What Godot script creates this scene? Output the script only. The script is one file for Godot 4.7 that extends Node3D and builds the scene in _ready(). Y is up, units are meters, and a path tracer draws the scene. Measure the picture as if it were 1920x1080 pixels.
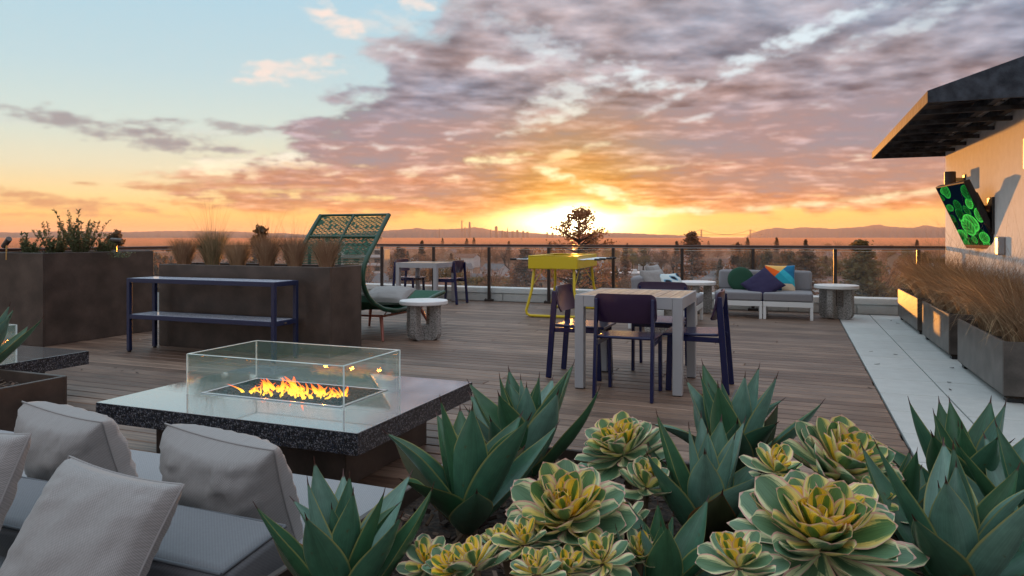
extends Node3D
# Roof terrace at sunset. Deck axes: x right, -z towards the railing, deck top at y = 0.
const EYE := 1.205          # eye above the deck
const FOC := 1340.0         # focal length in photo pixels
const CX := 960.0
const CY := 444.5           # row of the horizon in the photo
const YAW := 21.6           # the camera looks this far to the left of -z
const GROUND := -19.0       # street level below the deck
var R := RandomNumberGenerator.new()
var used := {}
var M := {}
var T := {}

# ---------------------------------------------------------------- mesh builder
class MB:
	var v := PackedVector3Array()
	var n := PackedVector3Array()
	var uv := PackedVector2Array()
	var c := PackedColorArray()
	var ix := PackedInt32Array()
	var tint := Color.WHITE

	func put(p: Vector3, nn: Vector3, t := Vector2.ZERO) -> int:
		v.append(p); n.append(nn); uv.append(t); c.append(tint)
		return v.size() - 1

	func face(a: int, b: int, d: int, nn: Vector3) -> void:
		if (v[b] - v[a]).cross(v[d] - v[a]).dot(nn) > 0.0:
			ix.append(a); ix.append(d); ix.append(b)
		else:
			ix.append(a); ix.append(b); ix.append(d)

	func poly(pts: Array, nn: Vector3, uvs := []) -> void:
		var f := v.size()
		for i in pts.size():
			put(pts[i], nn, uvs[i] if uvs.size() > i else Vector2.ZERO)
		for i in range(1, pts.size() - 1):
			face(f, f + i, f + i + 1, nn)

	func box(t: Transform3D, s: Vector3, b := 0.0) -> void:
		var h := s * 0.5
		b = minf(b, minf(h.x, minf(h.y, h.z)) * 0.9)
		var bs := t.basis.orthonormalized()
		for a in 3:
			var o1 := (a + 1) % 3
			var o2 := (a + 2) % 3
			for sg in [-1.0, 1.0]:
				var pts := []
				var uvs := []
				for q in [[-1.0, -1.0], [1.0, -1.0], [1.0, 1.0], [-1.0, 1.0]]:
					var p := Vector3.ZERO
					p[a] = h[a] * sg
					p[o1] = (h[o1] - b) * q[0]
					p[o2] = (h[o2] - b) * q[1]
					pts.append(t * p)
					if a == 0: uvs.append(Vector2(p.z, p.y))
					elif a == 1: uvs.append(Vector2(p.x, p.z))
					else: uvs.append(Vector2(p.x, p.y))
				var nn := Vector3.ZERO
				nn[a] = sg
				poly(pts, bs * nn, uvs)
		if b <= 0.0: return
		for a in 3:
			var e := (a + 1) % 3
			var l := (a + 2) % 3
			for sa in [-1.0, 1.0]:
				for se in [-1.0, 1.0]:
					var pts := []
					for q in [[0, -1.0], [0, 1.0], [1, 1.0], [1, -1.0]]:
						var p := Vector3.ZERO
						p[l] = (h[l] - b) * q[1]
						p[a] = (h[a] if q[0] == 0 else h[a] - b) * sa
						p[e] = (h[e] - b if q[0] == 0 else h[e]) * se
						pts.append(t * p)
					var nn := Vector3.ZERO
					nn[a] = sa; nn[e] = se
					poly(pts, bs * nn.normalized(), [])
		for sx in [-1.0, 1.0]:
			for sy in [-1.0, 1.0]:
				for sz in [-1.0, 1.0]:
					poly([t * Vector3(h.x * sx, (h.y - b) * sy, (h.z - b) * sz), t * Vector3((h.x - b) * sx, h.y * sy, (h.z - b) * sz), t * Vector3((h.x - b) * sx, (h.y - b) * sy, h.z * sz)], (bs * Vector3(sx, sy, sz)).normalized())

	func bx(at: Vector3, s: Vector3, b := 0.0) -> void:
		box(Transform3D(Basis.IDENTITY, at), s, b)

	# a bar with a rectangular section between two points; side = direction of its width
	func bar(p: Vector3, q: Vector3, w: float, d: float, side := Vector3.RIGHT, b := 0.0) -> void:
		var y := (q - p).normalized()
		var z := side.cross(y).normalized()
		var x := y.cross(z).normalized()
		box(Transform3D(Basis(x, y, z), (p + q) * 0.5), Vector3(w, p.distance_to(q), d), b)

	# a smooth sheet of rows of points; closed round each row when wrap is set
	func grid(rows: Array, wrap := false, uvs := [], outward := true, hint := Vector3.ZERO) -> void:
		var f := v.size()
		var nr := rows.size()
		var nc: int = rows[0].size()
		var acc := PackedVector3Array()
		acc.resize(nr * nc)
		var flat := PackedVector3Array()
		for r in rows: flat.append_array(r)
		var q := PackedInt32Array()
		for i in nr - 1:
			for j in (nc if wrap else nc - 1):
				var a := i * nc + j
				var b := i * nc + (j + 1) % nc
				var d := a + nc
				var e := b + nc
				q.append_array([a, b, e, a, e, d])
		for k in range(0, q.size(), 3):
			var g := (flat[q[k + 1]] - flat[q[k]]).cross(flat[q[k + 2]] - flat[q[k]])
			acc[q[k]] += g; acc[q[k + 1]] += g; acc[q[k + 2]] += g
		var mid := Vector3.ZERO
		for p in flat: mid += p
		mid /= flat.size()
		var s := 0.0
		for k in flat.size(): s += (flat[k] - mid).dot(acc[k])
		var flip := outward and s < 0.0
		if hint != Vector3.ZERO: flip = acc[(nr / 2) * nc + nc / 2].dot(hint) < 0.0
		for k in flat.size():
			var g := acc[k].normalized()
			put(flat[k], -g if flip else g, uvs[k / nc][k % nc] if uvs.size() else Vector2(float(k % nc) / (nc - 1), float(k / nc) / (nr - 1)))
		for k in range(0, q.size(), 3):
			if flip:
				ix.append_array([f + q[k], f + q[k + 1], f + q[k + 2]])
			else:
				ix.append_array([f + q[k], f + q[k + 2], f + q[k + 1]])

	func tube(pts: Array, r, seg := 8, caps := true, closed := false) -> void:
		var rows := []
		var up := Vector3.UP
		var last := Vector3.ZERO
		var m := pts.size()
		for i in m:
			var dir: Vector3 = ((pts[(i + 1) % m] if closed else pts[mini(i + 1, m - 1)]) - (pts[(i + m - 1) % m] if closed else pts[maxi(i - 1, 0)])).normalized()
			if i == 0:
				up = dir.cross(Vector3.RIGHT if absf(dir.x) < 0.8 else Vector3.UP).normalized()
			else:
				up = (up - dir * up.dot(dir)).normalized()
			last = dir
			var side := dir.cross(up)
			var rr: float = r if r is float else r[i]
			var row := PackedVector3Array()
			for k in seg:
				var a := TAU * k / seg
				row.append(pts[i] + (up * cos(a) + side * sin(a)) * rr)
			rows.append(row)
		if closed: rows.append(rows[0])
		grid(rows, true, [], true)
		if caps and not closed:
			for e in [0, m - 1]:
				var nn: Vector3 = (pts[0] - pts[1]).normalized() if e == 0 else (pts[m - 1] - pts[m - 2]).normalized()
				poly(Array(rows[e]), nn)

	# turned shape: profile of (radius, height); each step of the profile keeps its own slope
	func lathe(at: Vector3, prof: Array, seg := 28) -> void:
		for i in prof.size() - 1:
			var p: Vector2 = prof[i]
			var q: Vector2 = prof[i + 1]
			var d := q - p
			var nn2 := Vector2(d.y, -d.x).normalized()
			var f := v.size()
			for k in seg + 1:
				var a := TAU * k / seg
				var o := Vector3(cos(a), 0, sin(a))
				var nn := o * nn2.x + Vector3.UP * nn2.y
				put(at + o * p.x + Vector3.UP * p.y, nn, Vector2(o.x * p.x, o.z * p.x))
				put(at + o * q.x + Vector3.UP * q.y, nn, Vector2(o.x * q.x, o.z * q.x))
			for k in seg:
				var b := f + k * 2
				var nn := n[b] + n[b + 2]
				if p.x > 0.0: face(b, b + 2, b + 1, nn)
				if q.x > 0.0: face(b + 1, b + 2, b + 3, nn)

	# cushion: a box with round edges, its top swollen by puff
	func rbox(t: Transform3D, s: Vector3, r: float, puff := 0.0, sag := 0.0) -> void:
		var h := s * 0.5
		for a in 3:
			var o1 := (a + 1) % 3
			var o2 := (a + 2) % 3
			var l1 := steps(h[o1], r)
			var l2 := steps(h[o2], r)
			for sg in [-1.0, 1.0]:
				var f := v.size()
				for x in l1:
					for y in l2:
						var p := Vector3.ZERO
						p[a] = h[a] * sg; p[o1] = x; p[o2] = y
						var core := Vector3(clampf(p.x, r - h.x, h.x - r), clampf(p.y, r - h.y, h.y - r), clampf(p.z, r - h.z, h.z - r))
						var nn := (p - core).normalized()
						p = core + nn * r
						var k := (1.0 - pow(absf(p.x / h.x), 2.5)) * (1.0 - pow(absf(p.z / h.z), 2.5))
						if p.y > 0.0: p.y += puff * maxf(0.0, k) * p.y / h.y
						p.x *= 1.0 - sag * (1.0 - pow(p.y / h.y, 2.0)) * 0.5
						put(t * p, (t.basis.orthonormalized() * nn).normalized(), Vector2(p.x, p.z) if a == 1 else (Vector2(p.z, p.y) if a == 0 else Vector2(p.x, p.y)))
				var w := l2.size()
				for i in l1.size() - 1:
					for j in w - 1:
						var b := f + i * w + j
						var nn := n[b] + n[b + w + 1]
						face(b, b + 1, b + w + 1, nn)
						face(b, b + w + 1, b + w, nn)

	func steps(h: float, r: float) -> Array:
		var o := [-h, -h + r * 0.12, -h + r * 0.35, -h + r * 0.65, -h + r]
		var m := 5
		for i in range(1, m): o.append(lerpf(-h + r, h - r, float(i) / m))
		o.append_array([h - r, h - r * 0.65, h - r * 0.35, h - r * 0.12, h])
		return o

	func mesh(colored := false) -> ArrayMesh:
		var a := []
		a.resize(Mesh.ARRAY_MAX)
		a[Mesh.ARRAY_VERTEX] = v
		a[Mesh.ARRAY_NORMAL] = n
		a[Mesh.ARRAY_TEX_UV] = uv
		if colored: a[Mesh.ARRAY_COLOR] = c
		a[Mesh.ARRAY_INDEX] = ix
		var m := ArrayMesh.new()
		m.add_surface_from_arrays(Mesh.PRIMITIVE_TRIANGLES, a)
		return m

# ---------------------------------------------------------------- nodes
func fresh(called: String) -> String:
	var k: int = used.get(called, 0)
	used[called] = k + 1
	return called if k == 0 else "%s_%03d" % [called, k]

func thing(called: String, label: String, category: String, at := Vector3.ZERO, turn := 0.0, group := "") -> Node3D:
	var o := Node3D.new()
	o.name = fresh(called)
	add_child(o)
	o.position = at
	o.rotation_degrees.y = turn
	o.set_meta("label", label)
	o.set_meta("category", category)
	if group: o.set_meta("group", group)
	return o

func part(parent: Node3D, called: String, mesh: Mesh, mat: Material, xf := Transform3D.IDENTITY) -> MeshInstance3D:
	var o := MeshInstance3D.new()
	o.name = called
	o.mesh = mesh
	o.material_override = mat
	o.transform = xf
	parent.add_child(o, true)
	return o

func solo(called: String, label: String, category: String, mesh: Mesh, mat: Material, at := Vector3.ZERO, turn := 0.0, group := "") -> MeshInstance3D:
	var o := MeshInstance3D.new()
	o.name = fresh(called)
	o.mesh = mesh
	o.material_override = mat
	add_child(o)
	o.position = at
	o.rotation_degrees.y = turn
	o.set_meta("label", label)
	o.set_meta("category", category)
	if group: o.set_meta("group", group)
	return o

func setting(called: String, mesh: Mesh = null, mat: Material = null) -> Node3D:
	var o: Node3D
	if mesh:
		o = MeshInstance3D.new()
		o.mesh = mesh
		o.material_override = mat
	else:
		o = Node3D.new()
	o.name = fresh(called)
	add_child(o)
	o.set_meta("kind", "structure")
	return o

func copy(src: Node3D, label: String, at: Vector3, turn: float, called := "", size := 1.0) -> Node3D:
	var o: Node3D = src.duplicate()
	o.name = fresh(called if called else String(src.name))
	add_child(o)
	o.position = at
	o.rotation_degrees.y = turn
	o.scale = Vector3.ONE * size
	if label: o.set_meta("label", label)
	return o

# a photo pixel gives a direction; the height of the surface it lies on gives the distance
func on(px: float, py: float, h := 0.0) -> Vector3:
	return away(px, py, (EYE - h) * FOC / (py - CY))

# the same with a known distance along the view axis
func away(px: float, py: float, d: float) -> Vector3:
	var a := deg_to_rad(YAW)
	var l := (px - CX) / FOC * d
	return Vector3(-sin(a) * d + cos(a) * l, EYE - (py - CY) / FOC * d, -cos(a) * d - sin(a) * l)

# ---------------------------------------------------------------- materials
func lin(r: float, g: float, b: float, a := 1.0) -> Color:
	var s := Color(r, g, b).linear_to_srgb()
	s.a = a
	return s

func mat(called: String, col: Color, rough := 0.7, metal := 0.0, spec := 0.5) -> StandardMaterial3D:
	var m := StandardMaterial3D.new()
	m.resource_name = called
	m.albedo_color = col
	m.roughness = rough
	m.metallic = metal
	m.metallic_specular = spec
	m.cull_mode = BaseMaterial3D.CULL_DISABLED
	M[called] = m
	return m

func textured(called: String, tex: Texture2D, scale: float, rough := 0.7, tri := true, col := Color.WHITE) -> StandardMaterial3D:
	var m := mat(called, col, rough)
	m.albedo_texture = tex
	m.uv1_scale = Vector3.ONE * scale
	m.uv1_triplanar = tri
	return m

func glassy(called: String, col: Color, alpha: float) -> StandardMaterial3D:
	var m := mat(called, col, 0.02)
	m.albedo_color.a = alpha
	m.transparency = BaseMaterial3D.TRANSPARENCY_ALPHA
	return m

func noise(freq: float, oct := 4, sd := 1, type := FastNoiseLite.TYPE_SIMPLEX_SMOOTH) -> FastNoiseLite:
	var f := FastNoiseLite.new()
	f.noise_type = type
	f.frequency = freq
	f.fractal_type = FastNoiseLite.FRACTAL_FBM
	f.fractal_octaves = oct
	f.seed = sd
	return f

# seamless grey noise as floats 0..1
func field(w: int, h: int, freq: float, oct: int, sd: int, type := FastNoiseLite.TYPE_SIMPLEX_SMOOTH) -> PackedByteArray:
	var im := noise(freq, oct, sd, type).get_seamless_image(w, h)
	im.convert(Image.FORMAT_L8)
	return im.get_data()

func paint(w: int, h: int, f: Callable) -> ImageTexture:
	var d := PackedByteArray()
	d.resize(w * h * 3)
	var k := 0
	for y in h:
		for x in w:
			var c: Color = f.call(x, y)
			d[k] = int(clampf(c.r, 0, 1) * 255.0)
			d[k + 1] = int(clampf(c.g, 0, 1) * 255.0)
			d[k + 2] = int(clampf(c.b, 0, 1) * 255.0)
			k += 3
	return ImageTexture.create_from_image(Image.create_from_data(w, h, false, Image.FORMAT_RGB8, d))

func speckle(w: int, base: Color, flecks: Array, count: int, rmin: float, rmax: float, sd: int, mottle := 0.06) -> ImageTexture:
	var rr := RandomNumberGenerator.new()
	rr.seed = sd
	var f := field(w, w, 0.03, 4, sd)
	var im := Image.create(w, w, false, Image.FORMAT_RGB8)
	for y in w:
		for x in w:
			var g := 1.0 + (f[y * w + x] / 255.0 - 0.5) * 2.0 * mottle
			im.set_pixel(x, y, Color(base.r * g, base.g * g, base.b * g))
	for i in count:
		var c: Color = flecks[rr.randi() % flecks.size()]
		var cx := rr.randi() % w
		var cy := rr.randi() % w
		var ra := rr.randf_range(rmin, rmax)
		var asp := rr.randf_range(0.55, 1.5)
		var rot := rr.randf() * PI
		var q := int(ceil(ra * 1.5))
		for dy in range(-q, q + 1):
			for dx in range(-q, q + 1):
				var u := (dx * cos(rot) + dy * sin(rot)) * asp
				var t := (-dx * sin(rot) + dy * cos(rot)) / asp
				if u * u + t * t < ra * ra:
					im.set_pixel(posmod(cx + dx, w), posmod(cy + dy, w), c)
	return ImageTexture.create_from_image(im)

# ---------------------------------------------------------------- sky
var sk_a: FastNoiseLite
var sk_b: FastNoiseLite
var sk_c: FastNoiseLite
var STREAKS := []

func ramp(stops: Array, x: float) -> Vector3:
	if x <= stops[0][0]: return stops[0][1]
	for i in range(1, stops.size()):
		if x < stops[i][0]:
			var t: float = (x - stops[i - 1][0]) / (stops[i][0] - stops[i - 1][0])
			return (stops[i - 1][1] as Vector3).lerp(stops[i][1], t)
	return stops[-1][1]

const CLEAR := [[-1.0, Vector3(222, 160, 135)], [0.6, Vector3(238, 165, 112)], [1.6, Vector3(250, 193, 114)], [3.0, Vector3(246, 213, 152)], [5.0, Vector3(230, 222, 190)], [8.0, Vector3(206, 221, 212)], [12.0, Vector3(187, 213, 219)], [18.0, Vector3(170, 205, 221)], [35.0, Vector3(184, 214, 231)], [90.0, Vector3(196, 221, 238)]]
const CLOUD := [[0.5, Vector3(238, 152, 72)], [2.0, Vector3(214, 144, 92)], [3.5, Vector3(190, 138, 112)], [5.5, Vector3(166, 134, 126)], [8.0, Vector3(148, 131, 136)], [12.0, Vector3(150, 145, 155)], [18.0, Vector3(160, 159, 170)], [40.0, Vector3(190, 190, 202)], [90.0, Vector3(208, 212, 224)]]
const GAP := [[0.5, Vector3(255, 205, 90)], [3.0, Vector3(255, 228, 150)], [5.0, Vector3(255, 240, 205)], [8.0, Vector3(228, 238, 240)], [20.0, Vector3(205, 228, 238)], [90.0, Vector3(190, 212, 230)]]

func streak(px: float, py: float, rx: float, ry: float, tilt: float, kind: int, amount: float) -> void:
	var az := rad_to_deg(atan((px - CX) / FOC))
	var el := rad_to_deg(atan((CY - py) / FOC * cos(deg_to_rad(az))))
	STREAKS.append([az, el, rx / 23.4, ry / 23.4, deg_to_rad(tilt), kind, amount])

func sky_at(az: float, el: float) -> Vector3:
	var ar := deg_to_rad(az)
	var er := deg_to_rad(el)
	var dz := sqrt(pow(az - 5.1, 2.0) * pow(cos(er), 2.0) + pow(el - 1.05, 2.0))
	var c := ramp(CLEAR, el)
	# far from the sunset the low sky is the pale violet of dusk
	var turn := smoothstep(55.0, 140.0, absf(wrapf(az - 5.1, -180.0, 180.0)))
	c = c.lerp(Vector3(186, 186, 204), turn * exp(-maxf(el, 0.0) / 14.0))
	c = c.lerp(Vector3(255, 214, 92), 0.85 * exp(-pow((az - 9.0) / 24.0, 2.0)) * exp(-maxf(el, 0.0) / 3.0))
	# a layer of cloud seen from below
	var h := 1.0 / (sin(er) + 0.075)
	var qx := cos(er) * sin(ar + 0.25) * h
	var qy := cos(er) * cos(ar + 0.25) * h
	var n1 := sk_a.get_noise_2d(qx * 190.0 + qy * 25.0, qy * 130.0)
	var n2 := sk_b.get_noise_2d(qx * 170.0 + qy * 60.0, qy * 270.0)
	var n3 := sk_c.get_noise_2d(az * 22.0, el * 42.0)
	var nb := sk_b.get_noise_2d(qx * 40.0 + 70.0, qy * 60.0)
	var edge := (az + 24.5) * 0.78 + 3.2 - el
	if el < 4.5: edge = maxf(edge, (az + 27.0) * 0.6 - absf(el - 3.0) * 2.0)
	var m := smoothstep(-0.9, 1.9, edge + nb * 5.0 + n1 * 2.6 + n3 * 3.4)
	var floor_el := 1.75 + 0.35 * smoothstep(-8.0, -20.0, az) - 0.25 * smoothstep(2.0, -2.0, az)
	m *= smoothstep(floor_el - 0.25, floor_el + 0.7, el + n3 * 0.9 + n2 * 0.4)
	# broken cloud added all round the unseen sky, so low cloud in view stays dark
	if az > 140.0: m = lerpf(m, smoothstep(-0.2, 0.25, n1 + nb + 0.1), smoothstep(140.0, 175.0, az))
	if az < -55.0: m = maxf(m, smoothstep(-0.2, 0.25, n1 + nb + 0.1) * smoothstep(-55.0, -85.0, az))
	var cl := ramp(CLOUD, el)
	cl = cl.lerp(Vector3(190, 182, 198), turn * exp(-maxf(el, 0.0) / 20.0))
	var warm := exp(-pow(dz / 6.2, 2.0))
	cl = cl.lerp(Vector3(250, 158, 40), 0.8 * warm)
	var calm := lerpf(1.0, 0.6, smoothstep(8.0, 18.0, el))
	cl += Vector3(50, 47, 46) * n2 * calm + Vector3(38, 38, 40) * n1 * calm + Vector3(38, 12, -4) * nb + Vector3(26, 18, 14) * n3
	var n4 := sk_c.get_noise_2d(qx * 430.0 + 90.0, qy * 520.0)
	cl = (cl + Vector3(36, 35, 35) * n4) * 1.0
	# thin places
	var thin := smoothstep(0.36, 0.85, nb * 0.6 + n1 * 0.8 + n3 * 0.5)
	thin = maxf(thin * 0.7, smoothstep(2.2, 0.2, edge + n1 * 4.0) * 0.3)
	var gapc := ramp(GAP, el).lerp(Vector3(255, 225, 120), warm)
	cl = cl.lerp(gapc, thin)
	c = c.lerp(cl, m)
	for s in STREAKS:
		var dx: float = az - s[0]
		var dy: float = el - s[1]
		if absf(dx) > s[2] * 2.2 or absf(dy) > s[2] * 2.2: continue
		var u: float = (dx * cos(s[4]) + dy * sin(s[4])) / s[2]
		var w: float = (-dx * sin(s[4]) + dy * cos(s[4])) / s[3]
		var rr := u * u + w * w
		if rr > 4.0: continue
		var fine := sk_c.get_noise_2d(az * 26.0 + 300.0, el * 70.0) * 1.3 + sk_a.get_noise_2d(az * 60.0, el * 130.0) * 0.9 + n2 * 0.9
		var k: float = smoothstep(1.9, -0.9, rr + fine * 1.5) * s[6]
		var col := Vector3(150, 146, 150)
		if s[5] == 1: col = Vector3(252, 226, 212)
		elif s[5] == 2: col = gapc * 1.02
		elif s[5] == 3: col = Vector3(196, 142, 104)
		elif s[5] == 4: col = Vector3(255, 240, 190)
		c = c.lerp(col, clampf(k, 0.0, 1.0))
	c = Vector3(pow(clampf(c.x / 255.0, 0.0, 1.1), 2.2), pow(clampf(c.y / 255.0, 0.0, 1.1), 2.2), pow(clampf(c.z / 255.0, 0.0, 1.1), 2.2))
	c *= lerpf(0.625, 1.0, smoothstep(12.0, 65.0, el)) * lerpf(1.16, 1.0, smoothstep(0.5, 5.0, el))  # higher sky, out of view, brightened to lift the light on the foreground
	# the glow of the sun behind thin cloud
	var thru := 1.0 - 0.55 * m * (1.0 - thin)
	c += Vector3(1.0, 0.60, 0.12) * 0.5 * exp(-pow(dz / 5.6, 1.6)) * thru
	c += Vector3(1.0, 0.86, 0.42) * 3.2 * exp(-pow((az - 4.8) / 4.4, 2.0) - pow((el - 0.9) / 1.1, 2.0))
	c += Vector3(1.0, 0.93, 0.62) * 7.0 * exp(-pow(dz / 1.0, 1.5)) * thru
	return c

func make_sky() -> PanoramaSkyMaterial:
	sk_a = noise(0.01, 6, 11)
	sk_b = noise(0.01, 5, 23)
	sk_c = noise(0.01, 5, 37)
	sk_a.fractal_gain = 0.55
	sk_b.fractal_gain = 0.55
	for s in [[250, 254, 150, 18, -9, 0, 0.85], [360, 262, 90, 14, -14, 0, 0.5], [455, 238, 80, 9, -3, 0, 0.7], [90, 378, 120, 14, -5, 3, 0.85], [380, 358, 130, 5, -2, 3, 0.95], [160, 404, 120, 3, 0, 3, 0.6],
			[560, 130, 85, 20, 12, 1, 0.75], [480, 142, 30, 9, 5, 1, 0.8], [630, 38, 55, 18, -30, 1, 0.75], [590, 18, 30, 10, -20, 1, 0.5], [720, 40, 60, 20, 10, 1, 0.35], [780, 8, 30, 10, 0, 1, 0.7],
			[460, 308, 120, 15, 6, 2, 0.9], [570, 312, 80, 7, 0, 2, 1.0], [640, 370, 120, 6, 0, 2, 0.8], [520, 355, 80, 7, 0, 2, 0.6], [930, 300, 52, 13, 6, 4, 1.0], [1040, 326, 52, 9, -14, 4, 1.0], [1060, 290, 60, 7, 14, 2, 0.7], [1200, 318, 60, 5, 3, 4, 0.8],
			[1160, 372, 80, 13, -22, 4, 1.0], [1230, 398, 130, 6, 3, 4, 1.0], [1060, 405, 60, 9, 0, 4, 0.9], [1520, 382, 150, 5, 5, 4, 0.85], [1680, 368, 100, 6, 9, 4, 0.7],
			[1080, 170, 120, 20, 20, 2, 0.75], [1210, 150, 60, 16, -25, 2, 0.9], [1050, 215, 110, 12, 18, 2, 0.8], [1290, 172, 90, 7, 25, 2, 0.55], [1470, 85, 130, 16, 20, 2, 0.85], [1590, 35, 130, 14, 14, 2, 0.5], [1750, 30, 110, 14, 14, 2, 0.6], [1010, 80, 110, 26, -25, 2, 0.5],
			[600, 322, 110, 11, -2, 3, 0.55], [560, 350, 130, 4, 0, 3, 0.6], [640, 385, 150, 5, 0, 3, 0.6]]:
		streak(s[0], s[1], s[2], s[3], s[4], s[5], s[6])
	var lw := 720
	var lh := 360
	var lo := Image.create(lw, lh, false, Image.FORMAT_RGBF)
	for j in lh:
		var el := 90.0 - (j + 0.5) / lh * 180.0
		for i in lw:
			if j > lh / 2 + 2:
				lo.set_pixel(i, j, Color(0.30, 0.22, 0.17))
				continue
			var az := wrapf((i + 0.5) / lw * 360.0 + YAW, -180.0, 180.0)
			var c := sky_at(az, maxf(el, 0.0))
			lo.set_pixel(i, j, Color(c.x, c.y, c.z))
	var W := 4096
	var H := 2048
	lo.resize(W, H, Image.INTERPOLATE_CUBIC)
	# the part in view in full detail
	var i0 := int((-YAW - 39.0) / 360.0 * W)
	var i1 := int((-YAW + 39.0) / 360.0 * W)
	for j in range(int((90.0 - 20.5) / 180.0 * H), H / 2 + 4):
		var el := maxf(0.0, 90.0 - (j + 0.5) / H * 180.0)
		for i in range(i0, i1):
			var c := sky_at((i + 0.5) / W * 360.0 + YAW, el)
			lo.set_pixel(posmod(i, W), j, Color(c.x, c.y, c.z))
	var p := PanoramaSkyMaterial.new()
	p.panorama = ImageTexture.create_from_image(lo)
	return p

func light_and_lens() -> void:
	var cam := Camera3D.new()
	cam.name = "camera"
	add_child(cam)
	cam.position = Vector3(0, EYE, 0)
	cam.rotation_degrees = Vector3(0, YAW, 0)
	cam.keep_aspect = Camera3D.KEEP_HEIGHT
	# verticals are upright in the photograph: the lens is shifted down instead of tilted
	cam.set_frustum(0.05 * 1080.0 / FOC, Vector2(0, 0.05 * (CY - 540.0) / FOC), 0.05, 40000.0)
	cam.current = true
	var e := Environment.new()
	e.background_mode = Environment.BG_SKY
	e.sky = Sky.new()
	e.sky.sky_material = make_sky()
	e.tonemap_mode = Environment.TONE_MAPPER_LINEAR
	e.tonemap_exposure = 1.72
	e.sdfgi_enabled = true
	e.ssao_enabled = true
	e.ssil_enabled = true
	e.volumetric_fog_enabled = true
	e.volumetric_fog_density = 0.00005
	e.volumetric_fog_anisotropy = 0.35
	e.volumetric_fog_albedo = Color(1.0, 0.88, 0.80)
	var we := WorldEnvironment.new()
	we.name = "world"
	we.environment = e
	add_child(we)
	var sun := DirectionalLight3D.new()
	sun.name = "sun"
	add_child(sun)
	var to := away(1079, 419, 1.0) - Vector3(0, EYE, 0)
	sun.look_at_from_position(Vector3.ZERO, -to, Vector3.UP)
	sun.light_color = Color(1.0, 0.66, 0.30)
	sun.light_energy = 1.35
	sun.light_angular_distance = 0.8
	sun.shadow_enabled = true

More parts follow.
